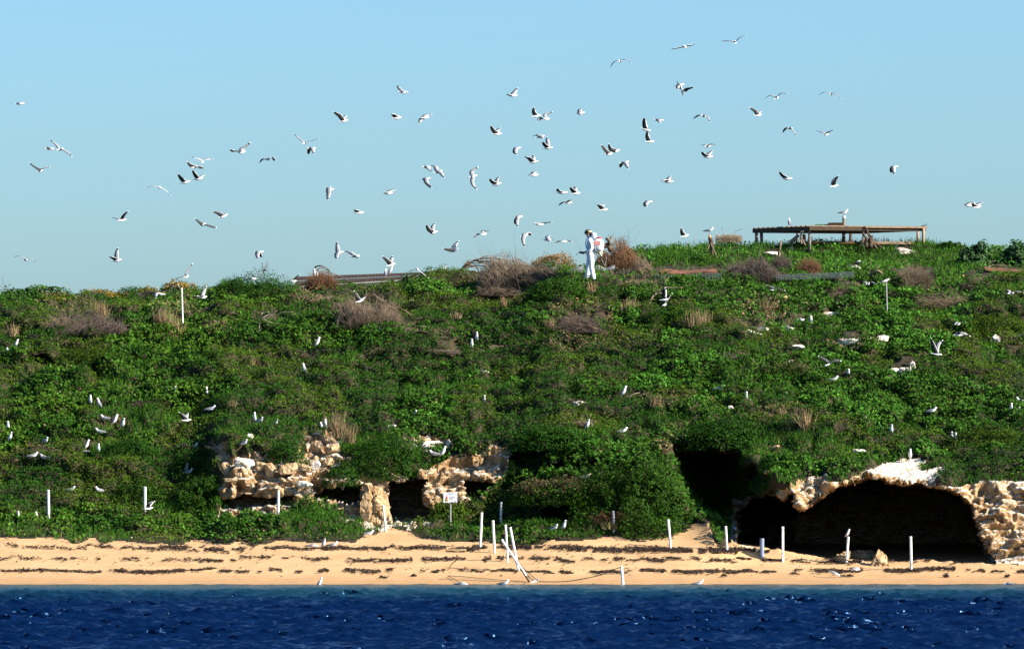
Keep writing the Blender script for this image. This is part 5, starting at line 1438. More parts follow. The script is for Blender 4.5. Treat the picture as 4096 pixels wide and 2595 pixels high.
def person():
    d = dep(2372, 1126) - .25
    s = mpp(d)
    foot = Vector(W(2362, 1128, d))
    e = empty("person", foot, "person in a white hooded coverall and dark cap walking left with a backpack sprayer", "person")
    V = [(0.00, 0, .96), (0.00, 0, 1.12), (0.0, 0, 1.30), (-.01, 0, 1.44), (-.03, 0, 1.535), (-.055, 0, 1.60), (-.085, 0, 1.68), (-.085, 0, 1.765),   # 0-7
         (0.0, -.17, 1.44), (.035, -.235, 1.30), (.05, -.25, 1.17), (-.05, -.24, 1.075), (-.155, -.21, 1.04),        # 8-12 near arm
         (-.02, .17, 1.44), (-.02, .23, 1.28), (-.03, .24, 1.15), (-.12, .2, 1.07), (-.2, .12, 1.05),       # 13-17 far arm
         (.02, -.10, .88), (.035, -.115, .68), (.03, -.12, .50), (.075, -.12, .28), (.125, -.12, .09),     # 18-22 near leg
         (-.02, .10, .88), (-.05, .11, .68), (-.075, .115, .50), (-.10, .115, .28), (-.13, .115, .09),      # 23-27 far leg
         (.02, -.125, .045), (-.21, .11, .045)]
    E = [(0, 1), (1, 2), (2, 3), (3, 4), (4, 5), (5, 6), (6, 7), (3, 8), (8, 9), (9, 10), (10, 11), (11, 12), (3, 13), (13, 14), (14, 15), (15, 16), (16, 17),
         (0, 18), (18, 19), (19, 20), (20, 21), (21, 22), (0, 23), (23, 24), (24, 25), (25, 26), (26, 27), (22, 28), (27, 29)]
    Rr = [(.155, .175), (.15, .165), (.155, .185), (.13, .17), .075, .062, .092, .085,
          .085, .075, .068, .06, .042, .085, .075, .068, .06, .042, .12, .105, .09, .09, .085, .12, .105, .09, .09, .085, .06, .06]
    o = skin_mesh("body", V, E, Rr, [M['suit'], M['skin'], M['black']], e)
    for p in o.data.polygons:
        c = p.center
        if c.z > 1.565: p.material_index = 1
        elif c.z < .10: p.material_index = 2
    def part(mb, name, m, par=None, lab=None):
        q = mb.build(name, M[m], par or e, True)
        if lab: tag(q, lab)
        return q
    # face: nose, brow, eyes, ears
    mb = MB(); mb.tube([(-.165, .015, 1.70), (-.198, .018, 1.675), (-.168, .015, 1.662)], [.012, .016, .012], 6); part(mb, "nose", 'skin')
    for y in (-.03, .055):
        mb = MB(); mb.box((-.168, y, 1.705), (.016, .024, .012)); part(mb, "eye", 'black')
    mb = MB(); mb.box((-.168, .014, 1.635), (.014, .045, .01)); part(mb, "mouth", 'tankpink')
    for y in (-.098, .098):
        mb = MB(); mb.tube([(-.075, y, 1.66), (-.07, y * 1.08, 1.69), (-.075, y, 1.715)], [.012, .02, .012], 6); part(mb, "ear", 'skin')
    # hair under the cap
    mb = MB(); mb.tube([(-.02, 0, 1.63), (-.015, 0, 1.68), (-.03, 0, 1.73)], [.07, .088, .09], 12); part(mb, "hair", 'black')
    # cap: crown, band, peak
    mb = MB()
    ring = lambda z, r, x=-.08, n=14: [(x + r * 1.08 * math.cos(2 * math.pi * k / n), r * .95 * math.sin(2 * math.pi * k / n), z) for k in range(n)]
    mb.rings([ring(1.715, .118), ring(1.76, .118), ring(1.81, .10), ring(1.838, .06), ring(1.846, .01)]); cap = part(mb, "cap", 'olive')
    mb = MB(); mb.rings([ring(1.70, .121), ring(1.735, .122)]); part(mb, "cap_band", 'black', cap)
    mb = MB(); n = 8
    mb.rings([[(-.08 + .124 * 1.08 * math.cos(a), .124 * .95 * math.sin(a), z) for z in (1.752, 1.785)] + [(-.08 + .12 * 1.08 * math.cos(a), .12 * .95 * math.sin(a), z) for z in (1.785, 1.752)] for a in [R(q) for q in np.linspace(-95, 60, 9)]]); part(mb, "cap_stripe", 'cream', cap)
    mb = MB(); mb.rings([[(-.17, -.085, 1.722), (-.17, .085, 1.722), (-.17, .085, 1.732), (-.17, -.085, 1.732)], [(-.225, -.065, 1.708), (-.225, .065, 1.708), (-.225, .065, 1.716), (-.225, -.065, 1.716)], [(-.26, -.03, 1.70), (-.26, .03, 1.70), (-.26, .03, 1.706), (-.26, -.03, 1.706)]]); part(mb, "cap_peak", 'black', cap)
    # hood lying on the back of the neck
    V0, F0 = ICO3
    v = V0 * np.array([.105, .12, .12]); v = v * (1 + .12 * fbm(V0 * 2.2, 2, 3))[:, None] + np.array([.115, 0, 1.615])
    h = mesh_py("hood", v, F0, [M['suit']], e, None, True)
    # black-gloved hands: palm, four fingers, thumb
    def hand(w, fwd, up, side, name):
        w, fwd, up = Vector(w), Vector(fwd).normalized(), Vector(up).normalized()
        sd = fwd.cross(up) * side
        vs, es, rs = [w, w + fwd * .045, w + fwd * .085], [(0, 1), (1, 2)], [.03, (.036, .026), (.038, .022)]
        for k, L in enumerate((.062, .072, .068, .052)):
            b = w + fwd * .088 + sd * (.03 - .02 * k)
            i = len(vs)
            vs += [b, b + fwd * L * .5 - up * .018, b + fwd * L * .55 - up * (.018 + L * .5)]
            es += [(2, i), (i, i + 1), (i + 1, i + 2)]; rs += [.0105, .0095, .008]
        i = len(vs); b = w + fwd * .035 + sd * .035
        vs += [b, b + sd * .02 + fwd * .03 - up * .02, b + fwd * .055 - up * .045 + sd * .008]; es += [(1, i), (i, i + 1), (i + 1, i + 2)]; rs += [.0125, .011, .009]
        skin_mesh(name, [tuple(q) for q in vs], es, rs, [M['black']], e, 0, 1)
    hand((-.165, -.205, 1.04), (-1, .1, -.1), (0, 0, 1), 1, "glove")
    hand((-.21, .11, 1.05), (-1, -.3, -.1), (0, 0, 1), -1, "glove")
    mb = MB(); mb.tube([(.0, -.155, .985), (.08, -.13, .985), (.14, 0, .985), (.08, .15, .985), (-.04, .165, .985), (-.145, 0, .985), (-.08, -.14, .985), (.0, -.155, .985)], .012, 5); part(mb, "waist_seam", 'suit')
    for x, y in ((.02, -.125), (-.20, .11)):
        mb = MB(); mb.rings([[(x + dx * .13 + .02, y + dy * .055, z) for dx, dy in ((1, -1), (1, 1), (-.7, 1), (-1, .5), (-1, -.5), (-.7, -1))] for z in (0.0, .03)] + [[(x + dx * .085 + .05, y + dy * .05, .10) for dx, dy in ((1, -1), (1, 1), (-.7, 1), (-1, .5), (-1, -.5), (-.7, -1))]]); part(mb, "boot", 'black')
    # spray lance held in the hands
    l = empty("spray_lance", foot + Vector((-.28, -.14, 1.03)), "black spray lance grip held in front of the person's waist", "spray lance")
    mb = MB(); mb.tube([(-.12, -.01, .015), (-.02, -.01, -.01), (.06, -.03, -.035)], [.034, .04, .028], 8); mb.build("grip", M['black'], l, True)
    mb = MB(); mb.tube([(-.10, 0, .01), (-.16, .1, -.02), (-.22, .28, -.08)], [.012, .009, .008], 6); mb.build("wand", M['black'], l)
    # backpack sprayer
    b = empty("backpack_sprayer", foot + Vector((.29, -.03, 1.02)), "white plastic backpack sprayer with a red lid on the walking person's back", "sprayer")
    def rr(z, hx, hy, n=20, p=3.2):
        out = []
        for k in range(n):
            a = 2 * math.pi * k / n; c, s_ = math.cos(a), math.sin(a)
            out.append((hx * math.copysign(abs(c) ** (2 / p), c), hy * math.copysign(abs(s_) ** (2 / p), s_), z))
        return out
    mb = MB(); mb.rings([rr(.03, .10, .13), rr(.06, .145, .17), rr(.14, .165, .19), rr(.25, .175, .2), rr(.34, .17, .195), rr(.41, .14, .165), rr(.445, .09, .1), rr(.455, .07, .08)]); mb.build("tank", M['tank'], b, True)
    mb = MB(); mb.rings([rr(.452, .088, .088, 16, 2), rr(.495, .088, .088, 16, 2), rr(.505, .078, .078, 16, 2)]); mb.build("lid", M['tankred'], b)
    mb = MB(); mb.box((-.05, -.199, .315), (.20, .012, .13), m=0); mb.box((.155, -.10, .27), (.05, .09, .085)); mb.build("label_band", M['tankpink'], b)
    mb = MB(); mb.rings([rr(-.03, .08, .12, 12), rr(.02, .13, .15, 12), rr(.035, .12, .15, 12)]); mb.tube([(.02, -.12, -.02), (.06, -.14, -.06), (.09, -.13, -.12)], [.05, .04, .03], 8); mb.tube([(.08, -.1, .0), (.13, -.12, -.02)], [.04, .035], 8); mb.build("base", M['beige'], b, True)
    mb = MB(); mb.tube([(.13, -.08, .0), (.21, -.09, -.03), (.245, -.1, -.14), (.225, -.1, -.32), (.22, -.1, -.42)], .009, 6); mb.build("hose", M['hose'], b)
    mb = MB(); mb.tube([(.08, -.1, -.18), (.13, -.12, -.3), (.19, -.13, -.42)], .008, 6); mb.build("pump_lever", M['hose'], b)
    for y in (-1, 1):
        mb = MB(); pts = [(-.16, y * .11 + .03, .40), (-.24, y * .12 + .03, .50), (-.32, y * .125 + .03, .53), (-.38, y * .13 + .03, .47), (-.425, y * .14 + .03, .34), (-.41, y * .16 + .03, .18), (-.28, y * .17 + .03, .02), (-.14, y * .14 + .03, -.02)]
        mb.tube(pts, .013, 6); mb.build("shoulder_strap", M['strap'], b, True)
    b.scale = (1.08, 1.08, 1.08)
person()

# ------------------------------------------------------------------ gulls
# one body built from rings along the back-bone, wings (or folded wings) grown into the same mesh
def frame(F, up=Vector((0, 0, 1))):
    F = F.normalized()
    Y = up.cross(F)
    if Y.length < 0.15: Y = Vector((0, 1, 0)).cross(F)
    Y.normalize()
    return F, Y, F.cross(Y)
GM = ['gwhite', 'ggrey', 'gunder', 'gblack']
BILL = None
def bill_mesh():
    global BILL
    if BILL is None:
        mb = MB(); mb.rings([[(0, .009 * math.cos(a), .010 * math.sin(a)) for a in np.linspace(0, 2 * math.pi, 7)[:-1]], [(.02, .006 * math.cos(a), .007 * math.sin(a)) for a in np.linspace(0, 2 * math.pi, 7)[:-1]], [(.036, .0015 * math.cos(a), -.004 + .002 * math.sin(a)) for a in np.linspace(0, 2 * math.pi, 7)[:-1]]])
        o = mb.build("beak", M['gred']); BILL = o.data; bpy.data.objects.remove(o)
    return BILL
def add_bill(parent, p, F, Y, Z):
    o = bpy.data.objects.new("beak", bill_mesh()); COL.objects.link(o); o.parent = parent
    m = Matrix((F, Y, Z)).transposed().to_4x4(); m.translation = p
    o.matrix_local = m
    return o
ZO = {'1': (0, 300, 2.348), '2': (900, 300, 2.348), '3': (1600, 300, 2.348), '4': (2300, 100, 2.348), '5': (3072, 100, 2.348), 'm': (1700, 850, 3.01), '7': (900, 900, 2.348), '8': (0, 900, 2.348), '9': (2900, 750, 2.0075), '6': (2200, 750, 2.348), 'L': (0, 1500, 2.348), 'S': (3072, 1700, 2.348)}
def wing(mb, root, wr, tip, F, Y, U, sgn=1):
    """near-flat wing: leading edge root-wrist-tip, chord backwards along the body"""
    s1, s2 = (wr - root), (tip - wr)
    span = (tip - root)
    sd = 1 if span.dot(Y) >= 0 else -1
    if abs(Y.y) > .25: sd = 1 if Y.y * sgn > 0 else -1
    cb = -F
    secs = []
    prof = [(0, .135, 0), (.35, .15, 0), (.75, .145, 0), (1.0, .132, .0), (1.3, .116, .1), (1.62, .086, .25), (1.86, .045, .35), (2.0, .014, .4)]
    for t, ch, sw in prof:
        if t <= 1:
            p = root + s1 * t
        else:
            p = wr + s2 * (t - 1)
        # soften the elbow
        if abs(t - 1.0) < .01: p = p * .86 + (root + span * .5) * .14
        sdir = (s1.normalized() * max(0, 1.2 - t) + s2.normalized() * max(0, t - .6)); sdir.normalize()
        c = cb - sdir * cb.dot(sdir) * .75
        if c.length < .35: c = c.normalized() * .35 if c.length > .02 else U.cross(sdir) * .5
        c = (c.normalized() + sdir * sw).normalized()
        n = (sdir.cross(c) * sd)
        if n.length < 1e-3: n = U.copy()
        n.normalize()
        secs.append((p, c, ch, n))
    b = len(mb.V)
    for p, c, ch, n in secs:
        th = .010 * (ch / .125) + .002
        le = p + c * (-.025 * ch / .125)
        for q in (le, le + c * ch * .09 + n * th * .6, le + c * ch * .5 + n * th, le + c * ch * 1.02 + n * .0015, le + c * ch * .5 - n * th * .5, le + c * ch * .05 - n * th * .4):
            mb.V.append(tuple(q))
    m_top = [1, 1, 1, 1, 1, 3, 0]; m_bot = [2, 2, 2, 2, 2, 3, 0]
    for i in range(len(secs) - 1):
        r0, r1 = b + i * 6, b + i * 6 + 6
        tp = m_top[i]; bt = m_bot[i]
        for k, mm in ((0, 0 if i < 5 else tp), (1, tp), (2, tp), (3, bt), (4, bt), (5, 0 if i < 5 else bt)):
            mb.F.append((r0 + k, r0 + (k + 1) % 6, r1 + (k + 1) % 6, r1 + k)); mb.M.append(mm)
    e_ = b + (len(secs) - 1) * 6
    mb.F.append(tuple(e_ + k for k in range(6))); mb.M.append(0)
    mb.F.append(tuple(b + 5 - k for k in range(6))); mb.M.append(0)

BODY = [(-.205, .046, .003, .0), (-.16, .040, .008, .0), (-.115, .030, .020, -.002), (-.06, .042, .040, -.006), (.0, .054, .053, -.008), (.05, .051, .052, -.006), (.09, .037, .040, .0), (.115, .032, .034, .006), (.14, .032, .033, .010), (.165, .024, .025, .009), (.18, .010, .011, .006)]
def flying(z, tail, head, wings, label, d=None, toward=1, group="gulls flying over the island", hang=False):
    """tail, head, wings given in the zoomed picture z; toward -1: the head points at the viewer, 1: away"""
    ox, oy, sc = ZO[z]
    f = lambda q: (ox + q[0] / sc, oy + q[1] / sc)
    t, h = f(tail), f(head)
    cx, cy = (t[0] + h[0]) / 2, (t[1] + h[1]) / 2
    if d is None:
        d = 12 + 14 * (hash((round(cx), round(cy))) % 100) / 100
    s = mpp(d)
    c = Vector(W(cx, cy, d))
    t3, h3 = Vector(W(*t, d)), Vector(W(*h, d))
    v = h3 - t3
    full = .37
    k = v.length
    v.y = toward * math.sqrt(max(0.0, full ** 2 - k ** 2)) if k < full else 0.0
    F, Y, U = frame(v)
    body = max(.30, min(.40, v.length)) / .385
    mb = MB()
    n = 8
    rings = []
    for x, w_, hh, zz in BODY:
        w_, hh = w_ * .86, hh * .84
        rings.append([F * (x * body) + Y * (w_ * math.cos(2 * math.pi * q / n)) + U * (zz + hh * math.sin(2 * math.pi * q / n)) for q in range(n)])
    def mf(i, q): return 1 if (2 <= i <= 5 and 1 <= q <= 2) else 0
    mb.rings(rings, 0, mf)
    root0 = F * .045 + U * .028
    for wr, tip, sgn in wings:
        a, b = Vector(W(*f(wr), d)) - c, Vector(W(*f(tip), d)) - c
        r = root0 + Y * (.03 if (Y.y * sgn) >= 0 else -.03)
        q = a - r; q.y = 0; a2 = r + q
        a2.y = r.y + sgn * math.sqrt(max(.0004, .19 ** 2 - q.length ** 2))
        q2 = b - a; q2.y = 0; b2 = a2 + q2
        b2.y = a2.y + sgn * .8 * math.sqrt(max(.0, .27 ** 2 - q2.length ** 2))
        wing(mb, r, a2, b2, F, Y, U, sgn)
    o = mb.build("gull", [M[k] for k in GM], None, True)
    o.location = c
    tag(o, label, "gull", group)
    add_bill(o, F * (.178 * body) + U * .006, F, Y, U)
    if hang:
        for y in (-.02, .02):
            q = MB(); q.tube([F * -.03 + Y * y - U * .04, F * -.04 + Y * y - U * .10, F * -.01 + Y * y - U * .11], .006, 5); q.build("leg", M['gred'], o)
    return o
N, A = -1, 1     # near wing, far wing
FL = [
 ('1', (130, 272), (230, 268), [((200, 266), (188, 284), N), ((175, 262), (152, 266), A)], "plump-looking gull with folded-down wings, alone near the sky's left edge", 1),
 ('1', (415, 690), (505, 697), [((490, 700), (512, 712), N), ((458, 676), (445, 684), A)], "small compact gull just left of the gull with the longest slanting wings", 1),
 ('1', (528, 708), (592, 690), [((535, 650), (460, 601), A), ((632, 715), (680, 768), N)], "gull with the longest dark wings, spread on a slant from upper left to lower right", 1),
 ('1', (345, 905), (402, 892), [((345, 872), (273, 823), N), ((425, 872), (465, 855), A)], "gull with one dark and one white wing raised, below the slant-winged gull", 1),
 ('1', (2220, 728), (2305, 722), [((2295, 690), (2355, 632), A), ((2205, 712), (2160, 702), N)], "gull with one white black-tipped wing raised right, alone above the arched-wing gull", 1),
 ('1', (1908, 800), (1896, 830), [((1868, 788), (1790, 770), N), ((1945, 792), (2002, 788), A)], "gull flying straight at us, topmost of the left cluster of four", -1),
 ('1', (1785, 870), (1862, 862), [((1803, 845), (1760, 817), N), ((1885, 862), (1916, 873), A)], "gull with one low white wing, second highest of the left cluster of four", 1),
 ('1', (1682, 1020), (1790, 998), [((1718, 975), (1677, 930), N), ((1725, 985), (1690, 945), A)], "gull with dark raised wings, lowest and leftmost of the left cluster of four", 1),
 ('1', (1805, 982), (1910, 973), [((1848, 940), (1812, 893), N), ((1895, 950), (1930, 930), A)], "gull with dark near and white far wing, lower right of the left cluster of four", 1),
 ('1', (1497, 1050), (1500, 1062), [((1440, 1045), (1372, 1057), A), ((1548, 1075), (1610, 1132), N)], "white gull gliding head-on with thin drooping wings, below the left cluster of four", -1),
 ('1', (1100, 1368), (1186, 1358), [((1172, 1322), (1210, 1280), N), ((1090, 1342), (1053, 1338), A)], "chubby white gull with one dark wing raised to the right, left sky above the ridge", 1),
 ('1', (1870, 1412), (1932, 1398), [((1882, 1380), (1832, 1347), N), ((1975, 1415), (2032, 1430), A)], "gull gliding with thin wings in a flat V, below the hooked-wing gull", 1),
 ('1', (2045, 1337), (2132, 1318), [((2062, 1290), (1997, 1283), N), ((2118, 1310), (2140, 1292), A)], "gull with a hooked dark wing swept back, left sky above the flat-V glider", 1),
 ('2', (1612, 155), (1722, 165), [((1650, 128), (1622, 92), A), ((1690, 172), (1668, 175), N)], "white gull with a brownish raised wing tip, highest gull left of the sky's centre", 1),
 ('2', (1060, 442), (1160, 425), [((1085, 372), (1018, 345), N), ((1128, 390), (1146, 368), A)], "dark-winged gull with a long swept-back wing, alone above the pair of left-centre gulls", 1),
 ('2', (1560, 408), (1660, 404), [((1590, 368), (1556, 376), N), ((1622, 385), (1642, 377), A)], "small gull in level flight with bent dark wing, under the highest left-centre gull", 1),
 ('2', (1832, 405), (1918, 398), [((1890, 378), (1945, 365), A), ((1848, 425), (1825, 463), N)], "banking gull with one white wing hanging down, left-centre sky", 1),
 ('2', (730, 650), (765, 627), [((705, 597), (640, 547), A), ((818, 617), (886, 598), N)], "gull gliding away with straight wings in a wide V, above a drooped-wing gull", 1),
 ('2', (762, 690), (852, 690), [((836, 705), (842, 752), N), ((800, 705), (783, 742), A)], "gull with both wings beating down, just under the wide-V glider", 1),
 ('2', (372, 796), (432, 786), [((360, 790), (320, 828), A), ((455, 768), (476, 808), N)], "gull with arched dark wings like a bow, left sky below the single white-winged gull", -1),
 ('2', (920, 1090), (1028, 1075), [((985, 1120), (968, 1180), N), ((980, 1052), (1006, 1048), A)], "gull with a brown wing pointing straight down, alone over the left-centre ridge", 1),
 ('2', (1480, 1112), (1577, 1110), [((1560, 1088), (1603, 1070), A), ((1520, 1105), (1490, 1106), N)], "low white gull with a short raised white wing, left of the dark banking trio", 1),
 ('2', (1840, 860), (1935, 868), [((1922, 888), (1950, 915), N), ((1900, 850), (1885, 848), A)], "left gull of the two overlapping dark gulls at left centre", 1),
 ('2', (1950, 922), (2045, 900), [((1985, 852), (1930, 848), A), ((2042, 925), (2064, 970), N)], "right gull of the two overlapping dark gulls, wings arched over", 1),
 ('2', (1832, 985), (1935, 970), [((1898, 1005), (1945, 1064), N), ((1880, 965), (1862, 975), A)], "white-tailed gull diving with a pale black-tipped wing, below the two overlapping gulls", 1),
 ('2', (2282, 962), (2370, 942), [((2325, 908), (2380, 862), A), ((2328, 1015), (2367, 1077), N)], "gull banking steeply with wings spread up and down like a crescent", 1),
 ('2', (1210, 1297), (1305, 1290), [((1245, 1272), (1215, 1268), N), ((1255, 1272), (1230, 1268), A)], "small gull in level flight with folded wing, alone low in the left-centre sky", 1),
 ('2', (1905, 1490), (2000, 1470), [((1920, 1445), (1895, 1405), N), ((1960, 1425), (1973, 1388), A)], "gull with both wings raised in a narrow V, upper left of the bent tree", 1),
 ('3', (1010, 197), (1105, 193), [((1085, 165), (1110, 118), A), ((1035, 190), (1012, 184), N)], "highest gull at the sky's centre, one white wing raised", 1),
 ('3', (1230, 393), (1325, 378), [((1265, 350), (1257, 307), N), ((1272, 352), (1264, 318), A)], "gull with an upright black wing, left of a crossing white gull at centre", 1),
 ('3', (1335, 408), (1405, 415), [((1372, 375), (1436, 342), A), ((1322, 415), (1288, 440), N)], "white banking gull with thin slanting wings crossing the upright-winged gull", 1),
 ('3', (1640, 362), (1738, 355), [((1698, 330), (1706, 308), A), ((1692, 365), (1705, 386), N)], "compact whitish gull with short raised wing, alone right of the crossing pair", 1),
 ('3', (860, 558), (957, 552), [((885, 515), (853, 478), N), ((925, 525), (943, 492), A)], "gull with a pointed dark wing and narrow white far wing, left of the central group", 1),
 ('3', (1262, 592), (1360, 572), [((1300, 555), (1248, 572), A), ((1340, 582), (1342, 604), N)], "gull with dark wings curled down, just above the gull with the tall pale wing", 1),
 ('3', (1335, 692), (1440, 682), [((1368, 655), (1343, 632), N), ((1398, 630), (1382, 580), A)], "gull with a tall pale wing raised, in the middle of the central group", 1),
 ('3', (1042, 698), (1140, 686), [((1090, 715), (1096, 757), N), ((1085, 710), (1075, 735), A)], "gull with a dark wing pointing straight down, left of the central group", 1),
 ('3', (1200, 827), (1305, 812), [((1220, 775), (1166, 770), N), ((1262, 782), (1256, 745), A)], "broad-winged gull with one dark wing swept back and one up, central sky", 1),
 ('3', (1210, 945), (1302, 938), [((1262, 915), (1297, 900), A), ((1238, 940), (1225, 952), N)], "small pale gull flapping, below the broad-winged central gull", 1),
 ('3', (857, 1040), (957, 1015), [((880, 1005), (842, 975), N), ((915, 990), (932, 948), A)], "gull climbing with wings in a V, right of the crescent-winged gull", 1),
 ('3', (1465, 1108), (1577, 1105), [((1495, 1090), (1487, 1071), N), ((1505, 1092), (1498, 1076), A)], "small gull with a stubby dark wing, left of the pair over the man", 1),
 ('3', (1600, 1118), (1697, 1108), [((1630, 1080), (1600, 1055), N), ((1658, 1078), (1650, 1036), A)], "gull with two raised dark wings, right of the stubby-winged gull", 1),
 ('3', (1535, 1203), (1618, 1195), [((1540, 1192), (1492, 1224), A), ((1600, 1180), (1626, 1180), N)], "gull turning with a thin trailing wing, below the two gulls over the man", 1),
 ('3', (1860, 1270), (1955, 1262), [((1890, 1225), (1852, 1220), N), ((1903, 1225), (1927, 1212), A)], "gull with dark squared wings raised, directly above the man in white", 1),
 ('3', (2275, 1190), (2375, 1195), [((2320, 1210), (2316, 1244), N), ((2312, 1208), (2306, 1235), A)], "white gull with a short dark wing pointing down, right of the man's head", 1),
 ('3', (2050, 830), (2152, 815), [((2135, 840), (2146, 886), N), ((2090, 840), (2074, 866), A)], "gull with wings beating down, below the pair of overlapping raised-wing gulls", 1),
 ('3', (1915, 742), (1998, 740), [((1935, 700), (1890, 653), N), ((1978, 722), (2002, 712), A)], "front gull of the overlapping pair with raised dark wings", 1),
 ('3', (1975, 725), (2068, 705), [((1985, 690), (1960, 648), N), ((1992, 692), (1970, 655), A)], "rear gull of the overlapping pair with raised dark wings", 1),
 ('4', (605, 965), (718, 1000), [((660, 925), (655, 873), N), ((667, 927), (664, 880), A)], "upper gull of two stacked gulls with black wings held straight up", 1),
 ('4', (648, 1098), (745, 1095), [((687, 1050), (680, 995), N), ((694, 1052), (688, 1002), A)], "lower gull of two stacked gulls with black wings held straight up", 1),
 ('3', (1065, 1340), (1152, 1328), [((1105, 1375), (1108, 1433), N), ((1095, 1365), (1090, 1400), A)], "gull with a pale wing pointing straight down, right of the sky above the brush pile", 1),
 ('3', (1262, 1402), (1350, 1404), [((1360, 1392), (1433, 1378), A), ((1285, 1396), (1230, 1393), N)], "white gull gliding level with long thin white wings, left of the man's head", 1),
 ('m', (665, 265), (740, 258), [((718, 225), (803, 205), A), ((640, 262), (586, 313), N)], "white gull banking with slanting wings, above the windswept dead tree", 1),
 ('m', (1138, 300), (1245, 265), [((1245, 238), (1292, 265), A), ((1190, 330), (1206, 418), N)], "gull with one arched wing and one long dark wing hanging down, over the brush pile", 1),
 ('m', (1412, 332), (1542, 322), [((1485, 292), (1506, 266), A), ((1500, 335), (1512, 358), N)], "compact pale gull with a small raised wing, just left of the man", 1),
 ('m', (1640, 350), (1712, 346), [((1708, 330), (1778, 345), A), ((1612, 350), (1557, 371), N)], "white gliding gull with drooped wings, nearest to the man's head", 1),
 ('m', (300, 485), (400, 430), [((372, 395), (412, 338), A), ((300, 437), (216, 433), N)], "gull climbing with dark wings spread at a right angle, above the roof", 1),
 ('7', (258, 258), (365, 252), [((315, 285), (318, 321), N), ((335, 278), (346, 300), A)], "white gull with its wing beating down, above the twiggy bush on the ridge", 1),
 ('7', (1008, 275), (1115, 252), [((1066, 215), (1050, 153), A), ((1058, 290), (1056, 320), N)], "white gull with one wing straight up and one straight down", 1),
 ('7', (1158, 293), (1268, 290), [((1192, 255), (1126, 238), A), ((1240, 288), (1262, 320), N)], "white gull just right of the up-and-down-winged gull", 1),
 ('7', (1508, 387), (1602, 362), [((1540, 330), (1478, 292), N), ((1570, 328), (1575, 286), A)], "dark gull with broad raised wings just above two gulls on the roof", 1),
 ('7', (1802, 408), (1806, 420), [((1760, 425), (1704, 446), A), ((1850, 448), (1912, 500), N)], "white gull gliding head-on with drooped wings in front of the roof", -1),
 ('7', (250, 500), (290, 505), [((312, 475), (377, 440), A), ((230, 500), (170, 521), N)], "white gull skimming the round dark shrub with slanting wings", 1),
 ('7', (625, 525), (668, 525), [((590, 508), (533, 478), A), ((670, 497), (705, 460), N)], "gull with wings in a V skimming the ridge left of the rusty bush", 1),
 ('7', (1220, 727), (1305, 700), [((1252, 675), (1213, 617), N), ((1298, 690), (1320, 670), A)], "bluish shaded gull flying low in front of the hanging brush heap", 1),
 ('8', (222, 318), (255, 332), [((195, 290), (122, 298), A), ((290, 312), (350, 352), N)], "gull gliding towards us with drooped wings, far left just above the skyline", -1),
 ('8', (1047, 342), (1148, 325), [((1103, 272), (1107, 210), A), ((1075, 307), (1033, 297), N)], "gull with one tall pale wing raised, alone above the left skyline", 1),
 ('8', (1722, 492), (1770, 478), [((1765, 432), (1812, 356), A), ((1690, 490), (1608, 516), N)], "gull with one wing high and one low, just above the tall white pole", 1),
 ('8', (1450, 640), (1555, 655), [((1402, 635), (1320, 655), A), ((1478, 640), (1470, 690), N)], "landing gull with drooped wings on the shrub left of the white pole", 1),
 ('8', (1865, 682), (1942, 674), [((1920, 632), (1938, 570), A), ((1872, 668), (1828, 668), N)], "gull with one tall wing raised, low right of the white pole", 1),
 ('4', (1045, 215), (1020, 200), [((970, 215), (898, 232), N), ((1085, 192), (1138, 167), A)], "gull flying away with long straight wings tilted up to the right, high right sky", -1),
 ('4', (1500, 180), (1506, 150), [((1440, 145), (1375, 152), A), ((1540, 125), (1606, 90), N)], "highest gull of all, flying away with wings in a shallow V", 1),
 ('4', (405, 348), (440, 335), [((370, 343), (331, 396), A), ((482, 322), (536, 363), N)], "gull with bow-shaped drooping wings, high just right of the sky's centre", 1),
 ('4', (935, 572), (1030, 558), [((975, 585), (965, 611), N), ((1000, 585), (1012, 598), A)], "rear gull partly hidden behind a diving gull, high right sky", 1),
 ('4', (1018, 655), (1002, 600), [((998, 570), (950, 518), A), ((1045, 598), (1114, 588), N)], "diving gull with wings spread wide, in front of another gull", -1),
 ('4', (1872, 700), (1912, 672), [((1835, 655), (1780, 693), A), ((1935, 636), (1997, 652), N)], "gull with both dark wing tips drooping, left of a similar one high up", 1),
 ('5', (578, 658), (606, 645), [((530, 627), (474, 661), A), ((640, 645), (686, 701), N)], "gull with arched drooping wings, farthest right of the high gulls", 1),
 ('4', (1670, 852), (1757, 845), [((1698, 800), (1637, 777), N), ((1735, 820), (1762, 807), A)], "gull with a dark hooked wing and small white one, right sky", 1),
 ('4', (1172, 850), (1236, 857), [((1255, 862), (1267, 921), N), ((1170, 846), (1112, 881), A)], "gull with one dark wing hanging down and a faint thin one behind, right sky", 1),
 ('4', (730, 890), (838, 900), [((795, 905), (801, 927), N), ((785, 882), (762, 888), A)], "small plump white gull, just right of the two stacked gulls", 1),
 ('4', (1210, 1142), (1278, 1136), [((1225, 1123), (1188, 1126), A), ((1295, 1118), (1330, 1136), N)], "upper gull of a close pair, gliding with short drooped wings", 1),
 ('4', (1195, 1243), (1297, 1238), [((1225, 1220), (1188, 1192), N), ((1270, 1207), (1302, 1176), A)], "lower gull of a close pair, wings raised in a V", 1),
 ('4', (1990, 965), (2045, 975), [((2050, 990), (2079, 1052), N), ((1985, 972), (1959, 1007), A)], "gull with a humped back and long dark wing hanging, right sky above the platform", 1),
 ('5', (510, 1032), (572, 1025), [((500, 1000), (453, 991), A), ((580, 1003), (616, 991), N)], "pale gull gliding with level wings, right of the hump-backed gull", 1),
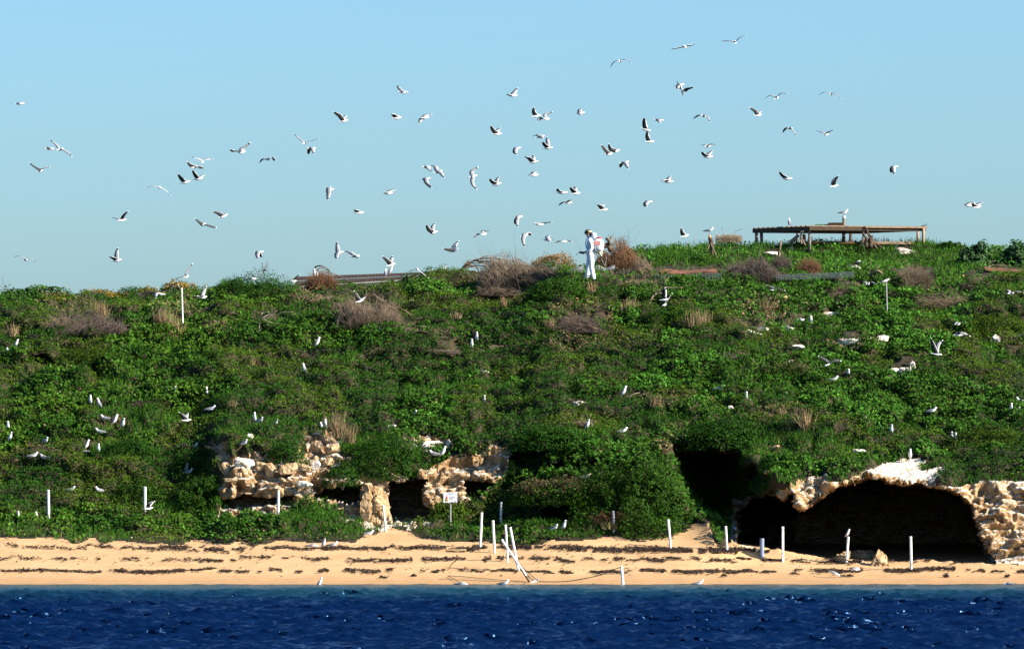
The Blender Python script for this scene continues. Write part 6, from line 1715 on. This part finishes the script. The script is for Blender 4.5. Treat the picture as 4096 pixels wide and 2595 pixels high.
 ('4', (820, 1477), (927, 1470), [((850, 1455), (810, 1472), N), ((888, 1440), (907, 1413), A)], "gull with a pale raised wing, alone above the burnt stump", 1),
 ('4', (1928, 1442), (2050, 1445), [((1960, 1415), (1918, 1378), N), ((1968, 1418), (1930, 1384), A)], "gull with a dark wing swept up and back, over the platform's left part", 1),
 ('5', (570, 1522), (663, 1505), [((635, 1465), (662, 1417), N), ((628, 1468), (652, 1424), A)], "gull with a dark wing raised forward, over the platform's middle", 1),
 ('5', (1122, 1340), (1226, 1330), [((1185, 1360), (1184, 1410), N), ((1175, 1352), (1165, 1385), A)], "white gull with a mauve wing beating down, alone right of the platform gulls", 1),
 ('9', (1908, 138), (1990, 150), [((1965, 135), (2013, 119), A), ((1945, 145), (1935, 152), N)], "left gull of the last pair at the right edge of the sky", 1),
 ('9', (1985, 161), (2060, 152), [((2038, 140), (2073, 119), A), ((2005, 142), (1980, 126), N)], "right gull of the last pair at the right edge of the sky", 1),
 ('6', (1213, 466), (1309, 446), [((1257, 425), (1240, 377), A), ((1250, 425), (1232, 380), N)], "gull with an upright mauve wing, low beside the burnt stump", 1),
]
for z, t, h, w, lab, tw in FL:
    flying(z, t, h, w, lab, None, tw)
GL = "gulls flying low over the hillside"
for z, t, h, w, lab, tw, dd in [
 ('6', (1020, 1058), (1122, 1048), [((1090, 990), (1089, 936), A), ((1080, 995), (1076, 945), N)], "gull with one tall white wing raised in front of the forked bare branch", 1, 21),
 ('6', (1058, 1108), (1092, 1092), [((1108, 1060), (1153, 983), A), ((1030, 1120), (958, 1169), N)], "gull banking with thin slanting white wings below the tall-winged gull", 1, 20),
 ('6', (2065, 965), (2118, 950), [((2080, 928), (2028, 914), N), ((2150, 942), (2213, 968), A)], "gull with one dark and one pale wing spread wide, low under the wire tunnel", 1, 25),
 ('9', (1130, 778), (1162, 765), [((1115, 752), (1086, 776), A), ((1180, 758), (1216, 776), N)], "gull hovering with wings drooped, left of the grey pole's top", 1, 26),
 ('9', (600, 1062), (637, 1058), [((592, 1046), (546, 1051), A), ((642, 1040), (680, 1021), N)], "gull skimming the leaves with thin wings, beside a standing gull right of the hill's middle", 1, 21),
 ('9', (2262, 852), (2322, 846), [((2288, 822), (2236, 818), A), ((2350, 830), (2402, 846), N)], "gull flying low at the right edge with pale wings held level", 1, 25),
 ('9', (1840, 1100), (1892, 1092), [((1870, 1080), (1840, 1078), A), ((1900, 1084), (1933, 1080), N)], "pale gull low against the olive bush, above the dark shaded gull", 1, 20.5),
 ('9', (1828, 1182), (1915, 1186), [((1895, 1158), (1972, 1196), N), ((1880, 1160), (1850, 1170), A)], "dark shaded gull flying low with arched wings, right hillside", 1, 19.5),
 ('9', (1650, 1330), (1745, 1345), [((1680, 1262), (1654, 1207), N), ((1715, 1265), (1754, 1224), A)], "landing gull with both white wings raised high and head down, right hillside", 1, 17.5),
 ('9', (802, 1432), (858, 1396), [((800, 1372), (746, 1350), N), ((885, 1380), (937, 1390), A)], "grey gull gliding low with level wings over a dark bush, right hillside", 1, 16),
 ('L', (1352, 1255), (1436, 1245), [((1415, 1210), (1452, 1182), A), ((1405, 1215), (1440, 1190), N)], "white gull flying low past the second white post from the left", 1, 9.2),
 ('L', (1700, 425), (1797, 420), [((1735, 385), (1690, 345), N), ((1755, 385), (1766, 352), A)], "gull flapping with raised wings low over the left hillside", 1, 14.5)]:
    flying(z, t, h, w, lab, dd, tw, GL)
flying('9', (1238, 768), (1322, 738), [((1290, 742), (1238, 770), N), ((1308, 735), (1332, 726), A)], "gull with wings half spread settling on top of the grey pole", dep(3549, 1272) - .2, 1, GL, True)
flying('S', (790, 1345), (868, 1355), [((800, 1360), (755, 1350), N), ((808, 1345), (780, 1340), A)], "gull on the sand with wings half raised, nearest the pointed beach boulder", dep(3415, 2300) - .1, 1, "gulls standing on the beach", False)

# standing gulls: (backbone x, z, half width, half height)
POSE = {
 'up':   [(-.105, .045, .012, .006), (-.085, .070, .024, .018), (-.062, .105, .042, .040), (-.030, .145, .055, .056), (.000, .185, .056, .054), (.022, .225, .045, .044), (.034, .262, .031, .032), (.042, .294, .030, .030), (.054, .316, .032, .031), (.074, .315, .024, .024), (.088, .311, .010, .011)],
 'rest': [(-.215, .115, .010, .005), (-.165, .125, .022, .012), (-.10, .138, .038, .034), (-.03, .150, .055, .055), (.03, .160, .056, .056), (.07, .178, .044, .044), (.092, .203, .033, .034), (.104, .226, .031, .031), (.118, .240, .032, .031), (.138, .239, .024, .024), (.152, .236, .010, .011)],
 'low':  [(-.215, .115, .010, .005), (-.165, .118, .022, .012), (-.10, .128, .038, .034), (-.03, .138, .055, .054), (.03, .142, .055, .054), (.07, .140, .042, .042), (.10, .132, .032, .033), (.13, .124, .031, .031), (.15, .118, .031, .030), (.170, .112, .023, .023), (.184, .108, .010, .010)],
 'peck': [(-.19, .215, .010, .005), (-.145, .195, .022, .012), (-.09, .172, .038, .034), (-.03, .148, .053, .053), (.03, .125, .052, .052), (.07, .105, .040, .040), (.10, .088, .031, .032), (.125, .075, .030, .030), (.145, .064, .030, .029), (.163, .055, .022, .022), (.176, .050, .010, .010)],
}
GPRO = {}
def gull_proto(pose, dark=False):
    key = (pose, dark)
    if key in GPRO: return GPRO[key]
    P_ = POSE[pose]; n = 10
    mb = MB(); rings = []
    for i, (x, z, w_, h_) in enumerate(P_):
        a, b = P_[max(0, i - 1)], P_[min(len(P_) - 1, i + 1)]
        t = Vector((b[0] - a[0], 0, b[1] - a[1])).normalized(); up = Vector((-t.z, 0, t.x))
        rings.append([Vector((x, 0, z)) + Vector((0, 1, 0)) * (w_ * math.cos(2 * math.pi * q / n)) + up * (h_ * math.sin(2 * math.pi * q / n)) for q in range(n)])
    mb.rings(rings, 0, lambda i, q: (1 if (1 <= i <= 4 and (q <= 4 or q == 9)) else 0))
    # folded wings crossing over the tail, black tips
    for sy in (-1, 1):
        V, F, Ms = [], [], []
        sh = P_[5]; tl = P_[0]
        for k, (t, hw) in enumerate([(0, .012), (.25, .045), (.55, .044), (.8, .026), (1.08, .004)]):
            x = sh[0] - .02 + (tl[0] - sh[0]) * t; z = sh[1] + .012 + (tl[1] - sh[1] + .006) * t
            y = sy * (.050 * (1 - .75 * max(0, t - .3)) if t > 0 else .035)
            V += [Vector((x, y * .75, z + hw * .5)), Vector((x, y * 1.12, z - hw * .35)), Vector((x, y * .85, z - hw * .9))]
        b = len(mb.V); mb.V.extend([tuple(v) for v in V])
        for k in range(4):
            for c in (0, 1):
                f = (b + k * 3 + c, b + k * 3 + c + 1, b + k * 3 + c + 4, b + k * 3 + c + 3)
                mb.F.append(f if sy < 0 else f[::-1]); mb.M.append(3 if k == 3 else 1)
    o = mb.build("gull_tmp", [M['gdark' if dark and k < 3 else GM[k]] for k in range(4)], None, True)
    me = o.data; me.name = "gull_" + pose; bpy.data.objects.remove(o)
    hx = P_[-1]
    GPRO[key] = (me, Vector((hx[0] - .004, 0, hx[1])))
    return GPRO[key]
LEGM = None
def leg_mesh():
    global LEGM
    if LEGM is None:
        mb = MB(); mb.tube([(-.005, 0, .12), (.004, 0, .06), (0, 0, .005)], [.006, .0048, .0048], 5); mb.tube([(-.01, 0, .004), (.035, 0, .004)], [.004, .003], 4); mb.tube([(0, 0, .004), (.03, .016, .003)], [.0035, .002], 4); mb.tube([(0, 0, .004), (.03, -.016, .003)], [.0035, .002], 4)
        o = mb.build("leg", M['gred']); LEGM = o.data; bpy.data.objects.remove(o)
    return LEGM
HEAD = {'r': 0, 'l': 180, 'f': -90, 'b': 90, 'fr': -45, 'fl': -135, 'br': 45, 'bl': 135}
def gull(px, py, pose, hd, label, group="gulls standing on the hillside", legs=True, d=None, sc=1.0, dark=False, fwd=0.32):
    """px, py: middle of the bird in the photograph"""
    if d is None: d = dep(px, py + 14) - fwd
    me, hp = gull_proto('rest' if pose == 'sit' else pose, dark)
    o = bpy.data.objects.new("gull", me); COL.objects.link(o)
    zc_ = {'up': .185, 'rest': .165, 'sit': .165, 'low': .12, 'peck': .13}[pose]
    s = sc * (1.0 if pose != 'sit' else 1)
    c = Vector(W(px, py, d)); c.z -= zc_ * s
    o.location = c
    o.rotation_euler = (0, 0, R(HEAD[hd] if isinstance(hd, str) else hd) + random.uniform(-.15, .15))
    o.scale = (s, s, s)
    tag(o, label, "gull", group)
    add_bill(o, hp, Vector((1, 0, -.12)).normalized(), Vector((0, 1, 0)), Vector((.12, 0, 1)).normalized())
    if legs and pose != 'sit':
        for y in (-.022, .022):
            l = bpy.data.objects.new("leg", leg_mesh()); COL.objects.link(l); l.parent = o; l.location = (-.005, y, 0)
    return o
def zg(o, x, y): return (o[0] + x / o[2], o[1] + y / o[2])
ZL, ZS3, ZS4, ZS5, ZT, ZU, ZV, ZB = (0, 1500, 2.348), A3, A4, (2500, 1400, 3.01), (1800, 1250, 3.01), (3300, 1250, 3.02), (900, 900, 2.348), (0, 900, 2.348)
for o_, x, y, pose, hd, lab in [
 (ZL, 1566, 162, 'up', 'f', "left gull of the upright pair on the upper left hillside, facing us"),
 (ZL, 1635, 150, 'up', 'fr', "right gull of the upright pair on the upper left hillside"),
 (ZL, 1940, 155, 'up', 'f', "small upright gull alone above the shaded gull on the left hillside"),
 (ZL, 850, 232, 'up', 'f', "thin upright gull, left of two on the far left slope"),
 (ZL, 930, 260, 'up', 'fl', "upright gull, right of two on the far left slope"),
 (ZL, 990, 400, 'rest', 'l', "gull leaning left, leftmost of the row of three in brown twigs"),
 (ZL, 1082, 415, 'up', 'r', "upright middle gull of the row of three in brown twigs"),
 (ZL, 1155, 450, 'up', 'fr', "rightmost gull of the row of three in brown twigs"),
 (ZL, 940, 525, 'sit', 'l', "small sitting gull below the row of three"),
 (ZL, 75, 480, 'up', 'f', "faint small gull at the picture's left edge, upper of two"),
 (ZL, 95, 580, 'up', 'fr', "upright gull at the picture's left edge, lower of two"),
 (ZL, 422, 612, 'sit', 'fr', "round sitting gull in leaves near the left edge"),
 (ZL, 815, 652, 'up', 'r', "upright gull facing right at the edge of the dark bush's shade"),
 (ZL, 925, 690, 'up', 'f', "blue-shaded gull standing in the dark bush's shadow"),
 (ZL, 310, 750, 'sit', 'r', "left gull of the sitting pair on the twigs at lower left"),
 (ZL, 420, 768, 'sit', 'l', "right gull of the sitting pair on the twigs at lower left"),
 (ZL, 1705, 660, 'sit', 'r', "left gull of the sitting pair on the bare stick above the dark shrub"),
 (ZL, 1826, 668, 'sit', 'fr', "right gull of the sitting pair on the bare stick above the dark shrub"),
 (ZL, 2392, 395, 'up', 'f', "upright gull above the clifftop, left of a half-hidden one"),
 (ZL, 1980, 312, 'rest', 'r', "gull in the shade showing a white tail, left hillside"),
 (ZL, 1750, 872, 'up', 'fr', "taller gull of the touching pair beside the dark cliff shrub"),
 (ZL, 1768, 900, 'sit', 'r', "sitting gull of the touching pair beside the dark cliff shrub"),
 (ZL, 660, 1072, 'sit', 'r', "gull sitting side-on above the leftmost white post"),
 (ZL, 930, 1075, 'rest', 'fl', "gull preening alone between the two left posts, seen as an egg shape"),
 (ZL, 168, 1308, 'sit', 'f', "round white gull in the hollow left of the leftmost post"),
 (ZL, 340, 1312, 'sit', 'f', "tiny white gull half hidden beside the leftmost post"),
 (ZS3, 562, 72, 'sit', 'fr', "half-hidden gull right of the upright one above the clifftop"),
 (ZS3, 700, 96, 'rest', 'fr', "gull facing right with grey back above the cliff boulders"),
 (ZS3, 1140, 120, 'sit', 'f', "lower gull of the pair left of the tall brown tuft"),
 (ZS3, 1178, 105, 'up', 'f', "upright gull of the pair left of the tall brown tuft"),
 (ZS3, 2025, 24, 'up', 'f', "upright gull beside the flat white slab mid-hill"),
 (ZS3, 410, 280, 'sit', 'fr', "gull sitting on the clifftop beside the white pointed rock"),
 (ZS3, 2200, 380, 'sit', 'l', "sitting gull of the pair on the ledge above the sign"),
 (ZS3, 2285, 362, 'up', 'r', "upright gull of the pair on the ledge above the sign"),
 (ZS4, 2090, 50, 'sit', 'r', "gull sitting side-on facing right above the largest round bush"),
 (ZS4, 1742, 482, 'sit', 'r', "gull sitting on the bush that roofs the low black burrow"),
 (ZS4, 1445, 960, 'sit', 'fr', "left, lower gull of the pair before the black burrow"),
 (ZS4, 1540, 940, 'up', 'fr', "right, upright gull of the pair before the black burrow"),
 (ZT, 322, 292, 'up', 'f', "upright gull in brown twigs right of the fallen brush raft"),
 (ZT, 262, 376, 'up', 'f', "lower gull, half hidden, beneath the one in brown twigs"),
 (ZT, 412, 1052, 'up', 'f', "single gull facing us in the bright leaves at mid-hill"),
 (ZT, 2095, 942, 'up', 'r', "gull standing side-on facing right at mid-hill, grey wing showing"),
 (ZT, 1655, 1345, 'up', 'fr', "single upright gull left of the side-on sitting gull, mid-hill"),
 (ZS5, 1140, 455, 'rest', 'r', "gull in deep shade with white head and tail, right of centre"),
 (ZS5, 1460, 560, 'up', 'f', "upright gull at the edge of a dark hollow, right of centre"),
 (ZU, 100, 803, 'sit', 'r', "grey-backed gull sitting in leaves under the level-winged grey gull"),
 (ZU, 1290, 1180, 'rest', 'r', "gull facing right alone on the right hillside above the cave"),
 (ZU, 362, 1250, 'rest', 'r', "upper left gull of the pair on a tan rock, right hillside"),
 (ZU, 450, 1282, 'sit', 'r', "lower right gull of the pair on a tan rock, right hillside"),
 (ZU, 803, 1412, 'up', 'f', "slim gull facing us between the rock pair and the white limestone"),
 (ZU, 2250, 1152, 'up', 'f', "rear gull of the overlapping pair at the right edge"),
 (ZU, 2285, 1198, 'rest', 'r', "front gull of the overlapping pair at the right edge"),
 (ZU, 2368, 1060, 'rest', 'l', "topmost gull at the right edge, facing left"),
 (ZU, 2385, 1165, 'sit', 'l', "grey-winged gull cut by the right edge of the picture"),
 (ZU, 1530, 1500, 'up', 'f', "left gull of the twin upright gulls at right, above the white limestone"),
 (ZU, 1578, 1510, 'up', 'f', "right gull of the twin upright gulls at right, above the white limestone"),
 ((3072, 1700, 2.348), 1336, 270, 'up', 'f', "gull standing at the top edge of the white limestone over the cave"),
 (ZV, 868, 1098, 'up', 'r', "gull standing side-on facing right on the upper left hillside"),
 (ZV, 1452, 1012, 'up', 'f', "upright gull below the hanging brush heap"),
 (ZV, 838, 455, 'up', 'f', "taller gull at the left side of the rusty bush on the ridge"),
 (ZV, 862, 470, 'sit', 'f', "smaller gull at the left side of the rusty bush on the ridge"),
 (ZV, 745, 1345, 'up', 'fl', "gull at the edge of the dark bush, left half of the hill"),
 (ZB, 150, 1118, 'up', 'r', "gull standing tall at the left edge below the dead branches"),
 (ZB, 68, 1182, 'sit', 'f', "tiny gull head at the left edge below the tall standing gull"),
 (ZB, 1672, 578, 'up', 'f', "gull head peeping over the shrub left of the white pole's top"),
 ((2900, 750, 2.0075), 690, 1068, 'up', 'b', "gull standing with its back to us beside the skimming gull, right hillside"),
 ((2900, 750, 2.0075), 988, 1482, 'sit', 'f', "tiny white gull half hidden in leaves near the grey-backed one"),
]:
    gull(*zg(o_, x, y), pose, hd, lab, legs=False, fwd=.45, sc=1.12)
gull(*zg(ZS3, 1105, 195), 'sit', 'r', "dark grey pigeon-like bird on top of the broken rock stack", "gulls standing on the hillside", True, None, 1, True)["category"] = "bird"
for px, py, pose, hd, lab, d in [
 (3157, 888, 'up', 'b', "gull standing with its back to us on the platform's left part", 37.8), (3376, 848, 'rest', 'r', "gull standing on the tall post in the middle of the platform", 39.0),
 (2838, 920, 'rest', 'r', "gull bending forward on top of the burnt stump", dep(2838, 1028) - .3)]:
    gull(px, py, pose, hd, lab, "gulls perched on posts and timber", True, d)
for x, y, pose, hd, lab, d in [(1508, 448, 'up', 'b', "left gull of the pair standing on the brown roof", 35.9), (1556, 420, 'up', 'r', "right gull of the pair standing on the brown roof", 37.2), (2055, 408, 'rest', 'br', "single gull at the brown roof's right end, facing away to the right", 36.8)]:
    gull(*zg(ZV, x, y), pose, hd, lab, "gulls standing on the shed roof", True, d)
GBh = "gulls standing on the beach"
for x, y, pose, hd, lab in [(1590, 1128, 'rest', 'r', "gull standing where the leaves meet the sand, facing right"), (1056, 1250, 'low', 'r', "left gull of the three on the seaweed, head low"), (1162, 1226, 'up', 'fr', "middle gull of the three on the seaweed, neck stretched"), (1250, 1235, 'rest', 'r', "right gull of the three on the seaweed")]:
    gull(*zg(ZS3, x, y), pose, hd, lab, GBh, True, None, 1, False, .05)
gull(*zg(A6, 620, 1388), 'peck', 'r', "gull bending its head down to the sand near the cave", GBh, True, None, 1.05, False, .05)
gull(3391, 2131, 'up', 'r', "gull perched on the post before the cave, body in shade", "gulls perched on posts and timber", True, dep(3386, 2246) - .15, .85)
GSw = "gulls swimming at the water's edge"
for px, py, hd, lab, pose in [(1280, 2331, 'r', "leftmost swimming gull, neck stretched, at the water's edge", 'up'), (1845, 2341, 'r', "tiny white gull floating below the crooked stick", 'low'), (2017, 2341, 'r', "swimming gull left of the broken white board", 'rest'), (2795, 2328, 'r', "swimming gull facing right, right of the rope post", 'rest'), (4036, 2337, 'l', "rightmost tiny gull floating below the beach", 'low')]:
    o = gull(px, py + 4, pose, hd, lab, GSw, False, -1.2)
    o.location.z = -.095 if pose != 'up' else -.10
